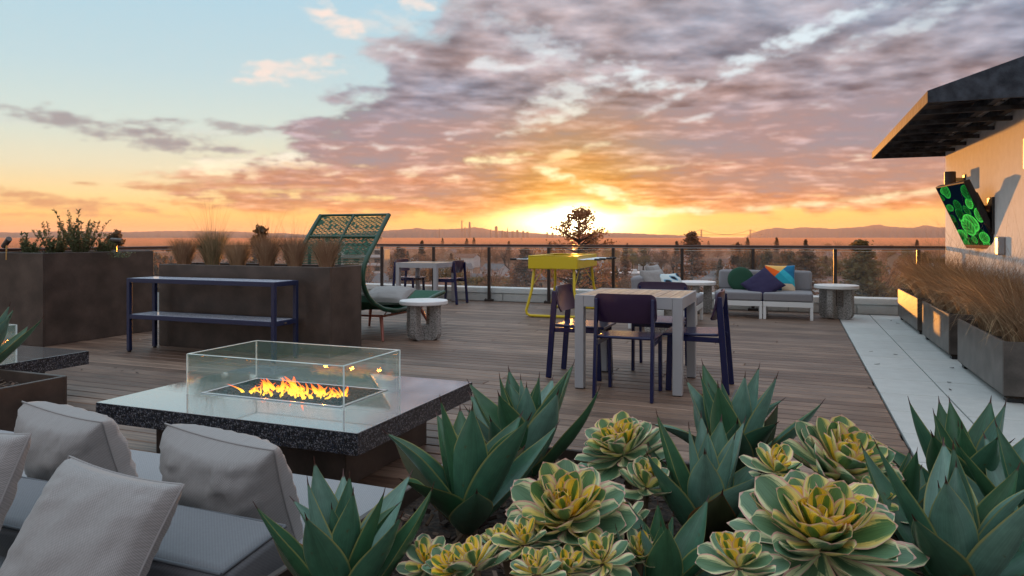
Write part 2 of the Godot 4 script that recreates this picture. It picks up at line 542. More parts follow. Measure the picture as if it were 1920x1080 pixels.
# ---------------------------------------------------------------- surfaces
func make_materials() -> void:
	# weathered hardwood: grain runs along u
	var g1 := field(256, 256, 0.012, 4, 3)
	var g2 := field(256, 256, 0.06, 3, 5)
	var wood := paint(512, 256, func(x: int, y: int):
		var a := g1[(y * 5 % 256) * 256 + (x / 2) % 256] / 255.0 - 0.5
		var b := g2[(y * 9 % 256) * 256 + (x / 5) % 256] / 255.0 - 0.5
		var k := 1.0 + a * 0.5 + b * 0.42
		return Color(0.86 * k, 0.83 * k, 0.80 * k))
	var woodh := paint(256, 256, func(x: int, y: int):
		var b := g2[(y * 9 % 256) * 256 + (x / 5) % 256] / 255.0
		return Color(b, b, b))
	var tones := [[0.240, 0.162, 0.117], [0.190, 0.124, 0.087], [0.280, 0.197, 0.147], [0.155, 0.098, 0.068], [0.228, 0.160, 0.122]]
	for i in tones.size():
		var m := textured("deck_%d" % i, wood, 1.0, 0.52, false, lin(tones[i][0], tones[i][1], tones[i][2]))
		m.uv1_scale = Vector3(0.45, 2.2, 1)
		m.uv1_offset = Vector3(0.17 * i, 0.31 * i, 0)
		m.heightmap_enabled = true
		m.heightmap_texture = ImageTexture.create_from_image(woodh.get_image()) if i == 0 else M.deck_0.heightmap_texture
		m.heightmap_scale = 0.05
		m.metallic_specular = 0.5
	# light slats of the tables
	for i in 3:
		var m := textured("slat_%d" % i, wood, 1.0, 0.38, false, lin(0.60 + 0.05 * i, 0.44 + 0.03 * i, 0.31))
		m.uv1_scale = Vector3(0.5, 2.5, 1)
		m.uv1_offset = Vector3(0.3 * i, 0.2 * i, 0)
	# pale paving
	var p1 := field(256, 256, 0.02, 5, 8)
	var p2 := field(256, 256, 0.25, 2, 9)
	var pave := paint(256, 256, func(x: int, y: int):
		var k := 0.95 + (p1[y * 256 + x] / 255.0 - 0.5) * 0.06 + (p2[y * 256 + x] / 255.0 - 0.5) * 0.05
		return Color(k, k, k))
	for i in 3:
		var m := textured("paver_%d" % i, pave, 1.1, 0.72, true, lin(0.53 + 0.02 * i, 0.54 + 0.02 * i, 0.515 + 0.02 * i))
		m.uv1_world_triplanar = true
		m.uv1_offset = Vector3(0.2 * i, 0, 0.37 * i)
	textured("curb", pave, 0.7, 0.6, true, lin(0.60, 0.66, 0.66))
	textured("curb_panel", pave, 0.9, 0.7, true, lin(0.52, 0.55, 0.53))
	var plaster := paint(256, 256, func(x: int, y: int):
		var k := 0.96 + (p1[y * 256 + x] / 255.0 - 0.5) * 0.05 + (p2[y * 256 + x] / 255.0 - 0.5) * 0.03
		return Color(k, k, k))
	textured("stucco", plaster, 1.1, 0.85, true, lin(0.80, 0.80, 0.80))
	# painted and aged sheet steel
	var steel := paint(256, 256, func(x: int, y: int):
		var k := 0.86 + (p1[y * 256 + x] / 255.0 - 0.5) * 0.42 + (p2[y * 256 + x] / 255.0 - 0.5) * 0.10
		return Color(k, k * 0.985, k * 0.97))
	textured("bronze", steel, 0.55, 0.42, true, lin(0.080, 0.060, 0.049))
	textured("bronze_grey", steel, 0.8, 0.36, true, lin(0.115, 0.100, 0.090))
	textured("charcoal", steel, 0.8, 0.5, true, lin(0.025, 0.026, 0.028))
	textured("canopy", steel, 1.2, 0.62, true, lin(0.070, 0.085, 0.108))
	M.canopy.metallic_specular = 0.12
	mat("rail", lin(0.055, 0.026, 0.020), 0.32)
	mat("post", lin(0.022, 0.016, 0.014), 0.4)
	mat("black", lin(0.010, 0.010, 0.011), 0.45)
	mat("white_paint", lin(0.72, 0.75, 0.74), 0.4)
	mat("grey_frame", lin(0.36, 0.37, 0.385), 0.38)
	mat("navy", lin(0.009, 0.012, 0.058), 0.26)
	mat("aubergine", lin(0.030, 0.014, 0.045), 0.3)
	mat("bench_navy", lin(0.014, 0.022, 0.065), 0.4)
	mat("yellow", lin(0.66, 0.50, 0.02), 0.3)
	mat("chrome", lin(0.7, 0.7, 0.7), 0.2, 1.0)
	mat("copper", lin(0.34, 0.11, 0.075), 0.38)
	mat("green_cord", lin(0.012, 0.085, 0.042), 0.6)
	mat("green_frame", lin(0.010, 0.060, 0.032), 0.4)
	mat("brass", lin(0.55, 0.38, 0.16), 0.3, 1.0)
	# stone
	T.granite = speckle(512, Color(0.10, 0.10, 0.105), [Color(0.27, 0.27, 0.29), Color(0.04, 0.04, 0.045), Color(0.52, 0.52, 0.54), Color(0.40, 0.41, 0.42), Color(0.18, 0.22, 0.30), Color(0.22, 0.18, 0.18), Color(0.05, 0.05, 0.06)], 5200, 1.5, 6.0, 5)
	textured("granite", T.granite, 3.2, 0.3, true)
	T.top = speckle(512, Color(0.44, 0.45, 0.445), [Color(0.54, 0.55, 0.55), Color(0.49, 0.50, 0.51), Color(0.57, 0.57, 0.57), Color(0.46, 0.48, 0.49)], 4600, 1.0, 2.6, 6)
	textured("granite_sheen_top", T.top, 3.0, 0.05, true)  # paler than the slab sides: sky reflection on the top put into its colour
	M.granite_sheen_top.metallic_specular = 0.9
	M.granite_sheen_top.clearcoat_enabled = true
	M.granite_sheen_top.clearcoat = 1.0
	M.granite_sheen_top.clearcoat_roughness = 0.03
	T.terrazzo = speckle(512, Color(0.60, 0.59, 0.57), [Color(0.10, 0.095, 0.09), Color(0.22, 0.21, 0.20), Color(0.80, 0.79, 0.77), Color(0.40, 0.39, 0.38)], 2200, 1.0, 5.0, 7)
	textured("terrazzo", T.terrazzo, 1.9, 0.75, true)
	M.terrazzo.heightmap_enabled = true
	M.terrazzo.heightmap_texture = T.terrazzo
	M.terrazzo.heightmap_scale = 0.25
	textured("stool_top", pave, 1.5, 0.45, true, lin(0.80, 0.80, 0.78))
	# woven cloth
	var weave := paint(64, 64, func(x: int, y: int):
		var a := (x + y) % 8
		var b := (x - y + 64) % 16
		var k := 0.72 + 0.20 * (1.0 if a < 4 else 0.45) + (0.08 if b < 8 else 0.0)
		return Color(k, k, k))
	var cl := field(256, 256, 0.05, 4, 31)
	var cloth := paint(252, 252, func(x: int, y: int):
		var w := 0.74 + (0.11 if (x + y) % 6 < 3 else 0.0) + (0.04 if (x - y + 252) % 12 < 6 else 0.0)
		var k := w + (cl[y * 256 + x] / 255.0 - 0.5) * 0.04
		return Color(k, k, k))
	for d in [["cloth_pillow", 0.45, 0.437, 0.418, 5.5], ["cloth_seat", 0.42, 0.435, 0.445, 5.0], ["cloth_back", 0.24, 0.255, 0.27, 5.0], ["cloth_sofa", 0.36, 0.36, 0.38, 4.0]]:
		var m := textured(d[0], cloth, d[4], 0.95, false, lin(d[1], d[2], d[3]))
		m.heightmap_enabled = true
		m.heightmap_texture = weave
		m.heightmap_scale = 0.03
		m.rim_enabled = true
		m.rim = 0.25
	mat("piping", lin(0.28, 0.27, 0.26), 0.9)
	mat("piping_dark", lin(0.10, 0.11, 0.12), 0.9)
	mat("cloth_green", lin(0.008, 0.055, 0.028), 0.9)
	mat("cloth_purple", lin(0.022, 0.016, 0.060), 0.9)
	# earth
	var e1 := field(256, 256, 0.06, 5, 14)
	var soil := paint(256, 256, func(x: int, y: int):
		var k := e1[y * 256 + x] / 255.0
		return Color(0.10 + 0.20 * k, 0.08 + 0.15 * k, 0.065 + 0.11 * k))
	textured("soil", soil, 2.5, 0.95, true)
	M.soil.heightmap_enabled = true
	M.soil.heightmap_texture = ImageTexture.create_from_image(soil.get_image())
	M.soil.heightmap_scale = 2.0
	for i in 4:
		mat("chip_%d" % i, lin([0.10, 0.05, 0.16, 0.07][i], [0.065, 0.032, 0.11, 0.05][i], [0.04, 0.022, 0.08, 0.04][i]), 0.9)
	mat("lava", lin(0.012, 0.012, 0.014), 0.75)
	glassy("rail_glass", lin(0.7, 0.8, 0.78), 0.03)
	glassy("fire_glass", lin(0.30, 0.72, 0.66), 0.065)
	glassy("glass_edge", lin(0.80, 0.95, 0.92), 0.85)

func xz(px: float, z: float) -> float:
	var k := (px - CX) / FOC
	var a := deg_to_rad(YAW)
	var d := z / (-cos(a) - sin(a) * k)
	return -sin(a) * d + cos(a) * k * d

# ---------------------------------------------------------------- deck, paving, parapet
func make_deck() -> void:
	var base := MB.new()
	base.bx(Vector3(-4.35, -9.55, -4.9), Vector3(19.3, 18.9, 16.2))
	var b := setting("terrace_base", base.mesh(), M.charcoal)
	b.set_meta("kind", "structure")
	var deck := setting("deck")
	R.seed = 4
	var shapes := {}
	var z := -12.36
	var row := 0
	while z < -1.0:
		var x := -9.6
		var first := R.randf_range(1.1, 3.6)
		while x < 0.6:
			var l := minf(first if x < -9.5 else [3.66, 3.05, 4.27][R.randi() % 3], 0.605 - x)
			if 0.605 - x - l < 0.5: l = 0.605 - x
			var key := roundi(l * 100.0)
			if not shapes.has(key):
				var m := MB.new()
				m.bx(Vector3(l / 2 - 0.0015, -0.0125, 0), Vector3(l - 0.004, 0.025, 0.1285), 0.006)
				shapes[key] = m.mesh()
			part(deck, "board", shapes[key], M["deck_%d" % (R.randi() % 5)], Transform3D(Basis.IDENTITY, Vector3(x, R.randf_range(-0.0012, 0.0), z + 0.07)))
			x += l
		z += 0.14
		row += 1
	# joists below the boards
	var jo := MB.new()
	jo.bx(Vector3(-4.5, -0.065, -6.7), Vector3(10.2, 0.07, 11.3))
	part(deck, "subfloor", jo.mesh(), M.black)
	var pave := setting("pavement")
	var pb := MB.new()
	pb.bx(Vector3(2.9, -0.055, -6.7), Vector3(4.56, 0.05, 11.3))
	part(pave, "bed", pb.mesh(), M.charcoal)
	var cols := [[0.614, 1.070], [1.081, 1.537], [1.548, 2.1]]
	for ci in cols.size():
		var zz := -12.36
		while zz < -1.2:
			var m := MB.new()
			var w: float = cols[ci][1] - cols[ci][0]
			m.bx(Vector3((cols[ci][0] + cols[ci][1]) / 2, -0.015 + R.randf_range(-0.0015, 0.0), zz + 0.3075), Vector3(w, 0.03, 0.604), 0.003)
			part(pave, "paver", m.mesh(), M["paver_%d" % (R.randi() % 3)])
			zz += 0.615

func make_parapet() -> void:
	var p := thing("parapet", "low white parapet with pale coping along the edge of the deck", "parapet", Vector3(0, 0, -12.37))
	var w := MB.new()
	w.bx(Vector3(-4.05, 0.02, -0.20), Vector3(12.3, 0.26, 0.26))
	part(p, "core", w.mesh(), M.curb_panel)
	var c := MB.new()
	c.bx(Vector3(-4.05, 0.20, -0.19), Vector3(12.3, 0.10, 0.34), 0.008)
	part(p, "coping", c.mesh(), M.curb)
	var x := -10.1
	while x < 2.0:
		var m := MB.new()
		m.bx(Vector3(x + 0.5, 0.07, -0.055), Vector3(0.985, 0.14, 0.03), 0.005)
		part(p, "panel", m.mesh(), M.curb_panel)
		x += 1.0

func railing(called: String, label: String, from: Vector3, to: Vector3, posts: Array) -> void:
	# posts: distances from the start
	var len := from.distance_to(to)
	var t := thing(called, label, "railing", from, rad_to_deg(atan2(-(to - from).z, (to - from).x)))
	var m := MB.new()
	m.bx(Vector3(len / 2, 1.052, 0), Vector3(len, 0.036, 0.075), 0.006)
	part(t, "top_rail", m.mesh(), M.rail)
	var s := MB.new()
	s.bx(Vector3(len / 2, 1.022, 0), Vector3(len, 0.02, 0.03), 0.002)
	part(t, "glass_channel", s.mesh(), M.grey_frame)
	for i in posts.size():
		var pm := MB.new()
		pm.bx(Vector3(posts[i], 0.507, 0), Vector3(0.05, 1.01, 0.05), 0.004)
		var po := part(t, "post", pm.mesh(), M.post)
		var pl := MB.new()
		pl.bx(Vector3(posts[i], 0.02, 0), Vector3(0.16, 0.04, 0.09), 0.003)
		for sx in [-0.06, 0.06]:
			pl.bx(Vector3(posts[i] + sx, 0.047, 0.02), Vector3(0.018, 0.014, 0.018), 0.003)
		part(po, "base_plate", pl.mesh(), M.post)
		if i + 1 < posts.size():
			var gm := MB.new()
			var a: float = posts[i] + 0.035
			var e: float = posts[i + 1] - 0.035
			gm.bx(Vector3((a + e) / 2, 0.545, 0), Vector3(e - a, 0.87, 0.01))
			part(t, "glass_pane", gm.mesh(), M.rail_glass)
			var em := MB.new()
			em.bx(Vector3((a + e) / 2, 0.982, 0), Vector3(e - a, 0.004, 0.0104))
			part(t, "glass_edge", em.mesh(), M.glass_edge)

func make_railings() -> void:
	var zr := -12.33
	var x0 := -8.75
	var ps := []
	for px in [716, 813, 917, 1029, 1150, 1279, 1412, 1566, 1722]:
		ps.append(xz(px, zr) - x0)
	ps.push_front(ps[0] - 1.25)
	ps.push_front(0.06)
	railing("glass_railing", "dark brown handrail with glass panes and black posts before the sunset", Vector3(x0, 0, zr), Vector3(2.09, 0, zr), ps)
	railing("glass_railing", "short brown glass railing behind the tall bronze planter", Vector3(-8.8, 0, -5.2), Vector3(-8.8, 0, -12.26), [0.05, 1.3, 2.55, 3.8, 5.05, 6.3])

# ---------------------------------------------------------------- house on the right
func make_house() -> void:
	var h := thing("white_house", "white stucco wall under the dark metal canopy", "building", Vector3(2.1, 0, -12.38))
	var m := MB.new()
	m.bx(Vector3(2.5, 1.4, 4.9), Vector3(5.0, 2.8, 9.8), 0.01)
	part(h, "wall", m.mesh(), M.stucco)
	var tr := MB.new()
	tr.bx(Vector3(-0.012, 2.02, 4.07), Vector3(0.03, 0.30, 0.05), 0.004)
	part(h, "wall_trim", tr.mesh(), M.white_paint)
	# canopy: tapered frame of steel, with pale panels for squares of sky near the wall
	var x0 := 1.113
	var z0 := -12.4
	var z1 := -7.38
	var c := thing("metal_canopy", "dark steel canopy with tapered fascia fixed to the white wall", "canopy", Vector3(x0, 2.42, z1))
	var d := z0 - z1
	var w := 2.1 - x0 + 0.0
	for e in [[0.0, -0.03], [d + 0.03, d]]:
		var f := MB.new()
		var quad := [Vector3(0, 0, 0), Vector3(w, 0, 0), Vector3(w, 0.44, 0), Vector3(0, 0.107, 0)]
		var a := []
		var b := []
		for q in quad:
			a.append(q + Vector3(0, 0, maxf(e[0], e[1]) - 0.0))
			b.append(q + Vector3(0, 0, minf(e[0], e[1])))
		f.poly(a, Vector3.BACK)
		f.poly(b, Vector3.FORWARD)
		for k in 4:
			var k2 := (k + 1) % 4
			var ed: Vector3 = quad[k2] - quad[k]
			f.poly([a[k], a[k2], b[k2], b[k]], Vector3(ed.y, -ed.x, 0).normalized())
		part(c, "end_fascia", f.mesh(), M.canopy)
	var ff := MB.new()
	ff.bx(Vector3(0.0125, 0.0535, d / 2), Vector3(0.025, 0.107, absf(d) - 0.066), 0.002)
	part(c, "front_fascia", ff.mesh(), M.canopy)
	var sl := 0.333 / w
	for i in 6:
		var z := d * (i + 1) / 7.0
		var b := MB.new()
		b.bx(Vector3(w / 2 + 0.012, 0.0225, z), Vector3(w - 0.03, 0.045, 0.05), 0.002)
		part(c, "beam", b.mesh(), M.canopy)
	for k in 2:
		var b := MB.new()
		b.bx(Vector3(w - 0.10 - 0.26 * k, 0.10, d / 2), Vector3(0.07, 0.10, absf(d) - 0.07), 0.002)
		part(c, "rafter", b.mesh(), M.canopy)
	# sloping slats of the roof; added pale panels replace the open strip next to the wall
	for i in 5:
		var b := MB.new()
		var x := 0.085 + i * 0.128
		b.box(Transform3D(Basis(Vector3.BACK, atan(sl)), Vector3(x, 0.107 + sl * x - 0.012, d / 2)), Vector3(0.134, 0.012, absf(d) - 0.064), 0.002)
		part(c, "roof_sheet", b.mesh(), M.canopy)
	for i in 7:
		var b := MB.new()
		b.bx(Vector3(w - 0.165, 0.155, d * (i + 0.5) / 7.0), Vector3(0.32, 0.008, 0.62), 0.001)
		part(c, "soffit_panel", b.mesh(), M.grey_frame)  # panels added in pale grey to stand for sky seen between the rafters
	var rb := MB.new()
	rb.box(Transform3D(Basis(Vector3.BACK, atan(sl)), Vector3(0.825, 0.107 + sl * 0.825 - 0.0135, d / 2)), Vector3(0.35, 0.012, absf(d) - 0.064), 0.002)
	part(c, "roof_sheet", rb.mesh(), M.canopy)
	for i in 4:
		var b := MB.new()
		b.bar(Vector3(0.05, 0.06, -0.5 - i * 1.2), Vector3(w - 0.2, 0.12, -0.9 - i * 1.2), 0.04, 0.012)
		part(c, "brace", b.mesh(), M.canopy)
	# wall lamp, not lit
	var lamp := thing("wall_lamp", "cylindrical dark wall lamp under the canopy", "lamp", Vector3(2.1, 1.95, -11.05))
	var lb := MB.new()
	lb.lathe(Vector3(-0.17, -0.13, 0), [Vector2(0, 0), Vector2(0.062, 0), Vector2(0.068, 0.006), Vector2(0.068, 0.254), Vector2(0.062, 0.26), Vector2(0, 0.26)], 24)
	part(lamp, "cylinder", lb.mesh(), M.bronze)
	var la := MB.new()
	la.bx(Vector3(-0.055, 0.02, 0), Vector3(0.11, 0.05, 0.05), 0.004)
	part(lamp, "arm", la.mesh(), M.brass)
	var lp := MB.new()
	lp.bx(Vector3(-0.008, 0.02, 0), Vector3(0.016, 0.13, 0.12), 0.004)
	part(lamp, "wall_plate", lp.mesh(), M.black)

func make_television() -> void:
	# corners of the screen
	var tl := away(1755, 353, 9.05)
	var tr := away(1807, 343, 8.2)
	var x := (tr - tl).normalized()
	var down := Vector3(0, -1, 0)
	var d0 := away(1797, 463, 9.2) - tl
	d0 = (d0 - x * d0.dot(x)).normalized()
	var w := tl.distance_to(tr)
	var h := 0.78
	var nn := x.cross(-d0).normalized()          # out of the screen
	var t := thing("television", "flat television showing green leaves on a tilted wall bracket", "television")
	var mid := tl + x * w / 2 + d0 * h / 2
	var xf := Transform3D(Basis(x, -d0, nn), mid)
	t.transform = xf
	var m := MB.new()
	m.bx(Vector3(0, 0, -0.035), Vector3(w + 0.03, h + 0.03, 0.07), 0.006)
	part(t, "case", m.mesh(), M.black)
	var bk := MB.new()
	bk.bx(Vector3(0.05, -0.03, -0.10), Vector3(w * 0.62, h * 0.66, 0.066), 0.012)
	part(t, "back_box", bk.mesh(), M.black)
	var bz := MB.new()
	bz.bx(Vector3(0, -h / 2 - 0.035, -0.035), Vector3(w + 0.03, 0.04, 0.06), 0.004)
	part(t, "soundbar", bz.mesh(), M.copper)
	var s := MB.new()
	s.poly([Vector3(-w / 2, -h / 2, 0.002), Vector3(w / 2, -h / 2, 0.002), Vector3(w / 2, h / 2, 0.002), Vector3(-w / 2, h / 2, 0.002)], Vector3.BACK, [Vector2(0, 1), Vector2(1, 1), Vector2(1, 0), Vector2(0, 0)])
	var rr := RandomNumberGenerator.new()
	rr.seed = 12
	var leaves := []
	for i in 30:
		leaves.append([rr.randf() * 200.0, rr.randf() * 150.0, rr.randf_range(9, 19), rr.randf_range(0.7, 1.0), rr.randf() * PI, rr.randf_range(0.2, 1.0)])
	leaves.append([120.0, 95.0, 24.0, 0.9, 0.4, 1.0])
	leaves.append([90.0, 105.0, 22.0, 0.95, 1.2, 0.95])
	var pic := paint(300, 225, func(ix: int, iy: int):
		var px := ix / 1.5
		var py := iy / 1.5
		var c := Color(0.012, 0.045, 0.085)
		for l in leaves:
			var dx: float = (px - l[0]) * 0.52
			var dy: float = py - l[1]
			var u: float = (dx * cos(l[4]) + dy * sin(l[4])) / l[2]
			var v: float = (-dx * sin(l[4]) + dy * cos(l[4])) / (l[2] * l[3])
			var q := u * u + v * v
			if q < 1.0:
				var k: float = (0.45 + 0.30 * q + (0.22 if absf(v) < 0.05 else 0.0) + 0.12 * sin(u * 14.0 + absf(v) * 9.0)) * l[5]
				if q > 0.84: k = 0.9 * l[5]
				c = Color(0.30 * k * l[5], 0.82 * k, 0.30 * k)
		return c)
	var sm := mat("screen", Color(0.01, 0.01, 0.01), 0.5, 0.0, 0.2)
	sm.specular_mode = BaseMaterial3D.SPECULAR_DISABLED
	sm.emission_enabled = true
	sm.emission = Color.BLACK
	sm.emission_texture = pic
	sm.emission_energy_multiplier = 0.9
	part(t, "screen", s.mesh(), sm)
	# bracket to the wall
	var br := MB.new()
	var inv := xf.affine_inverse()
	var wall := Vector3(2.1, mid.y - 0.02, mid.z + 0.35)
	for dy in [-0.09, 0.09]:
		br.bar(inv * Vector3(mid.x + 0.12, mid.y + dy, mid.z + 0.10), inv * (wall + Vector3(0, dy, 0)), 0.05, 0.05, inv.basis * Vector3.UP, 0.003)
	part(t, "bracket_arm", br.mesh(), M.copper)
	var pl := MB.new()
	pl.box(Transform3D(inv.basis, inv * (wall + Vector3(-0.012, 0, 0))), Vector3(0.024, 0.42, 0.24), 0.004)
	part(t, "wall_plate", pl.mesh(), M.black)
	var ou := thing("outlet_box", "clear weatherproof socket box below the television bracket", "socket", Vector3(2.1, mid.y - 0.36, mid.z + 0.85))
	var ob := MB.new()
	ob.bx(Vector3(-0.035, 0, 0), Vector3(0.07, 0.20, 0.13), 0.012)
	part(ou, "cover", ob.mesh(), M.grey_frame)

# ---------------------------------------------------------------- planters
func planter(called: String, label: String, lo: Vector3, hi: Vector3, mt: Material, soil_drop := 0.05, feet := 0.0) -> Node3D:
	var s := hi - lo
	var t := thing(called, label, "planter", Vector3((lo.x + hi.x) / 2, lo.y, (lo.z + hi.z) / 2))
	var th := 0.022
	var hy := s.y - feet
	for k in 4:
		var m := MB.new()
		var along := k < 2
		var sg := -1.0 if k % 2 == 0 else 1.0
		if along: m.bx(Vector3(0, feet + hy / 2, sg * (s.z - th) / 2), Vector3(s.x, hy, th), 0.004)
		else: m.bx(Vector3(sg * (s.x - th) / 2, feet + hy / 2 , 0), Vector3(th, hy - 0.001, s.z - th * 2), 0.003)
		part(t, "side", m.mesh(), mt)
	var f := MB.new()
	f.bx(Vector3(0, feet + (hy - soil_drop) / 2 - 0.02, 0), Vector3(s.x - th * 2 - 0.002, hy - soil_drop, s.z - th * 2 - 0.002))
	part(t, "soil", f.mesh(), M.soil)
	if feet > 0.0:
		for sx in [-1.0, 1.0]:
			for sz in [-1.0, 1.0]:
				var m := MB.new()
				m.bx(Vector3(sx * (s.x / 2 - 0.08), feet / 2, sz * (s.z / 2 - 0.08)), Vector3(0.10, feet, 0.10))
				part(t, "foot", m.mesh(), M.black)
	return t

func make_planters() -> void:
	planter("steel_planter", "long grey steel planter of brown grass standing farthest from the railing", Vector3(1.41, 0, -7.73), Vector3(2.02, 0.445, -6.15), M.bronze_grey, 0.05, 0.05)
	planter("steel_planter", "grey steel grass planter in the middle of the row along the white wall", Vector3(1.41, 0, -9.72), Vector3(2.02, 0.445, -8.13), M.bronze_grey, 0.05, 0.05)
	planter("steel_planter", "sunlit steel grass planter against the parapet below the railing", Vector3(1.41, 0, -11.89), Vector3(2.02, 0.445, -10.08), M.bronze_grey, 0.05, 0.05)
	planter("tall_planter", "tall dark bronze planter of leafy shrubs and spotlights", Vector3(-8.62, 0, -6.86), Vector3(-7.68, 1.03, -5.4), M.bronze, 0.06, 0.0)
	planter("bronze_planter", "dark bronze planter of upright grass tufts behind the blue bench shelf", Vector3(-6.575, 0, -6.5), Vector3(-4.3, 0.905, -5.94), M.bronze, 0.05, 0.0)
	planter("low_planter", "low dark planter with one agave between the two fire tables", Vector3(-4.95, 0, -2.91), Vector3(-3.93, 0.40, -1.7), M.bronze, 0.05, 0.0)
	planter("front_planter", "wide bed of agaves and yellow rosettes beside the grey sofa", Vector3(-1.17, 0, -2.62), Vector3(3.4, 0.40, -0.35), M.bronze, 0.03, 0.0)
	# bark chips on the soil in view
	R.seed = 71
	for spec in [["front_planter", -1.1, 2.2, -2.55, -1.1, 0.358, 2600], ["low_planter", -4.9, -3.97, -2.87, -1.8, 0.338, 420]]:
		var host: Node3D = get_node(spec[0])
		for q in 4:
			var m := MB.new()
			for i in spec[6] / 4:
				var p := Vector3(R.randf_range(spec[1], spec[2]), spec[5] + R.randf_range(0.0, 0.016), R.randf_range(spec[3], spec[4])) - host.position
				m.box(Transform3D(Basis(Vector3(R.randf_range(-1, 1), 2.0, R.randf_range(-1, 1)).normalized(), R.randf() * TAU) * Basis(Vector3.RIGHT, R.randf_range(-0.5, 0.5)), p), Vector3(R.randf_range(0.012, 0.05), R.randf_range(0.003, 0.009), R.randf_range(0.006, 0.016)))
			var o := part(host, "bark_mulch", m.mesh(), M["chip_%d" % q])
			o.set_meta("kind", "stuff")

func make_fallen_leaves() -> void:
	R.seed = 19
	mat("dead_leaf", lin(0.045, 0.028, 0.018), 0.8)
	var m := MB.new()
	var rows := []
	for i in 7:
		var q := i / 6.0
		var w := 0.016 * sin(PI * (0.05 + 0.93 * q))
		rows.append(PackedVector3Array([Vector3(q * 0.075, 0.004 + 0.010 * q * q, -w), Vector3(q * 0.075, 0.002 + 0.006 * q * q, 0), Vector3(q * 0.075, 0.006 + 0.010 * q * q, w)]))
	m.grid(rows, false, [], true, Vector3.UP)
	var sh := m.mesh()
	for p in [[1629, 659], [1683, 665], [1639, 683], [1780, 689], [1784, 732], [1670, 602], [1687, 607], [1784, 717], [1636, 729], [152, 693], [213, 690], [232, 695], [247, 693], [260, 700]]:
		var paved: bool = p[0] > 1600
		var o := solo("fallen_leaf", "small dark dead leaf lying on the pale paving" if paved else "small dark dead leaf lying on the boards by the fire table", "leaf", sh, M.dead_leaf, on(p[0], p[1], 0.001), R.randf() * 360.0, "dead leaves on the paving" if paved else "dead leaves on the boards")
		o.scale = Vector3.ONE * R.randf_range(0.4, 0.75)

# ---------------------------------------------------------------- furniture
# a chair that faces -z, standing on the floor at its own origin
func make_chair() -> Node3D:
	var t := thing("dining_chair", "", "chair", Vector3.ZERO, 0.0, "navy chairs on the deck")
	var s := MB.new()
	s.rbox(Transform3D(Basis(Vector3.RIGHT, -0.03), Vector3(0, 0.447, -0.01)), Vector3(0.44, 0.022, 0.43), 0.0105)
	part(t, "seat", s.mesh(), M.navy)
	var b := MB.new()
	var front := []
	var outline := []
	# curved back panel with round corners: front and rear sheets and a rim
	var rows_f := []
	var rows_r := []
	var nu := 14
	var nv := 8
	for j in nv + 1:
		var rf := PackedVector3Array()
		var rb := PackedVector3Array()
		for i in nu + 1:
			var u := -1.0 + 2.0 * i / nu
			var v := -1.0 + 2.0 * j / nv
			var x := u * 0.235
			var y := v * 0.11
			# round the corners
			var cxr := 0.235 - 0.05
			var cyr := 0.11 - 0.05
			if absf(x) > cxr and absf(y) > cyr:
				var dx := absf(x) - cxr
				var dy := absf(y) - cyr
				var k := maxf(dx, dy) / maxf(sqrt(dx * dx + dy * dy), 1e-5)
				x = signf(x) * (cxr + dx * k)
				y = signf(y) * (cyr + dy * k)
			var z := 0.215 - 0.035 * (1.0 - u * u) * -1.0 + y * 0.20 + 0.012 * (1.0 - v * v) - 0.045
			rf.append(Vector3(x, 0.672 + y, z - 0.007))
			rb.append(Vector3(x, 0.672 + y, z + 0.007))
		rows_f.append(rf)
		rows_r.append(rb)
	b.grid(rows_f, false, [], true, Vector3.FORWARD)
	b.grid(rows_r, false, [], true, Vector3.BACK)
	var ringf := []
	var ringr := []
	for i in nu: ringf.append(rows_f[0][i]); ringr.append(rows_r[0][i])
	for j in nv: ringf.append(rows_f[j][nu]); ringr.append(rows_r[j][nu])
	for i in nu: ringf.append(rows_f[nv][nu - i]); ringr.append(rows_r[nv][nu - i])
	for j in nv: ringf.append(rows_f[nv - j][0]); ringr.append(rows_r[nv - j][0])
	b.grid([PackedVector3Array(ringf), PackedVector3Array(ringr)], true)
	part(t, "backrest", b.mesh(), M.aubergine)
	for sx in [-1.0, 1.0]:
		var m := MB.new()
		m.bar(Vector3(sx * 0.215, 0, 0.265), Vector3(sx * 0.212, 0.745, 0.208), 0.024, 0.048, Vector3.RIGHT, 0.004)
		part(t, "leg", m.mesh(), M.navy)
		var f := MB.new()
		f.bar(Vector3(sx * 0.200, 0, -0.175), Vector3(sx * 0.200, 0.437, -0.160), 0.026, 0.046, Vector3.RIGHT, 0.004)
		part(t, "leg", f.mesh(), M.navy)
		var r := MB.new()
		r.bar(Vector3(sx * 0.202, 0.416, -0.15), Vector3(sx * 0.208, 0.412, 0.24), 0.020, 0.038, Vector3.RIGHT, 0.003)
		part(t, "side_rail", r.mesh(), M.navy)
	var fr := MB.new()
	fr.bar(Vector3(-0.19, 0.414, -0.155), Vector3(0.19, 0.414, -0.155), 0.02, 0.036, Vector3.BACK, 0.003)
	part(t, "front_rail", fr.mesh(), M.navy)
	return t

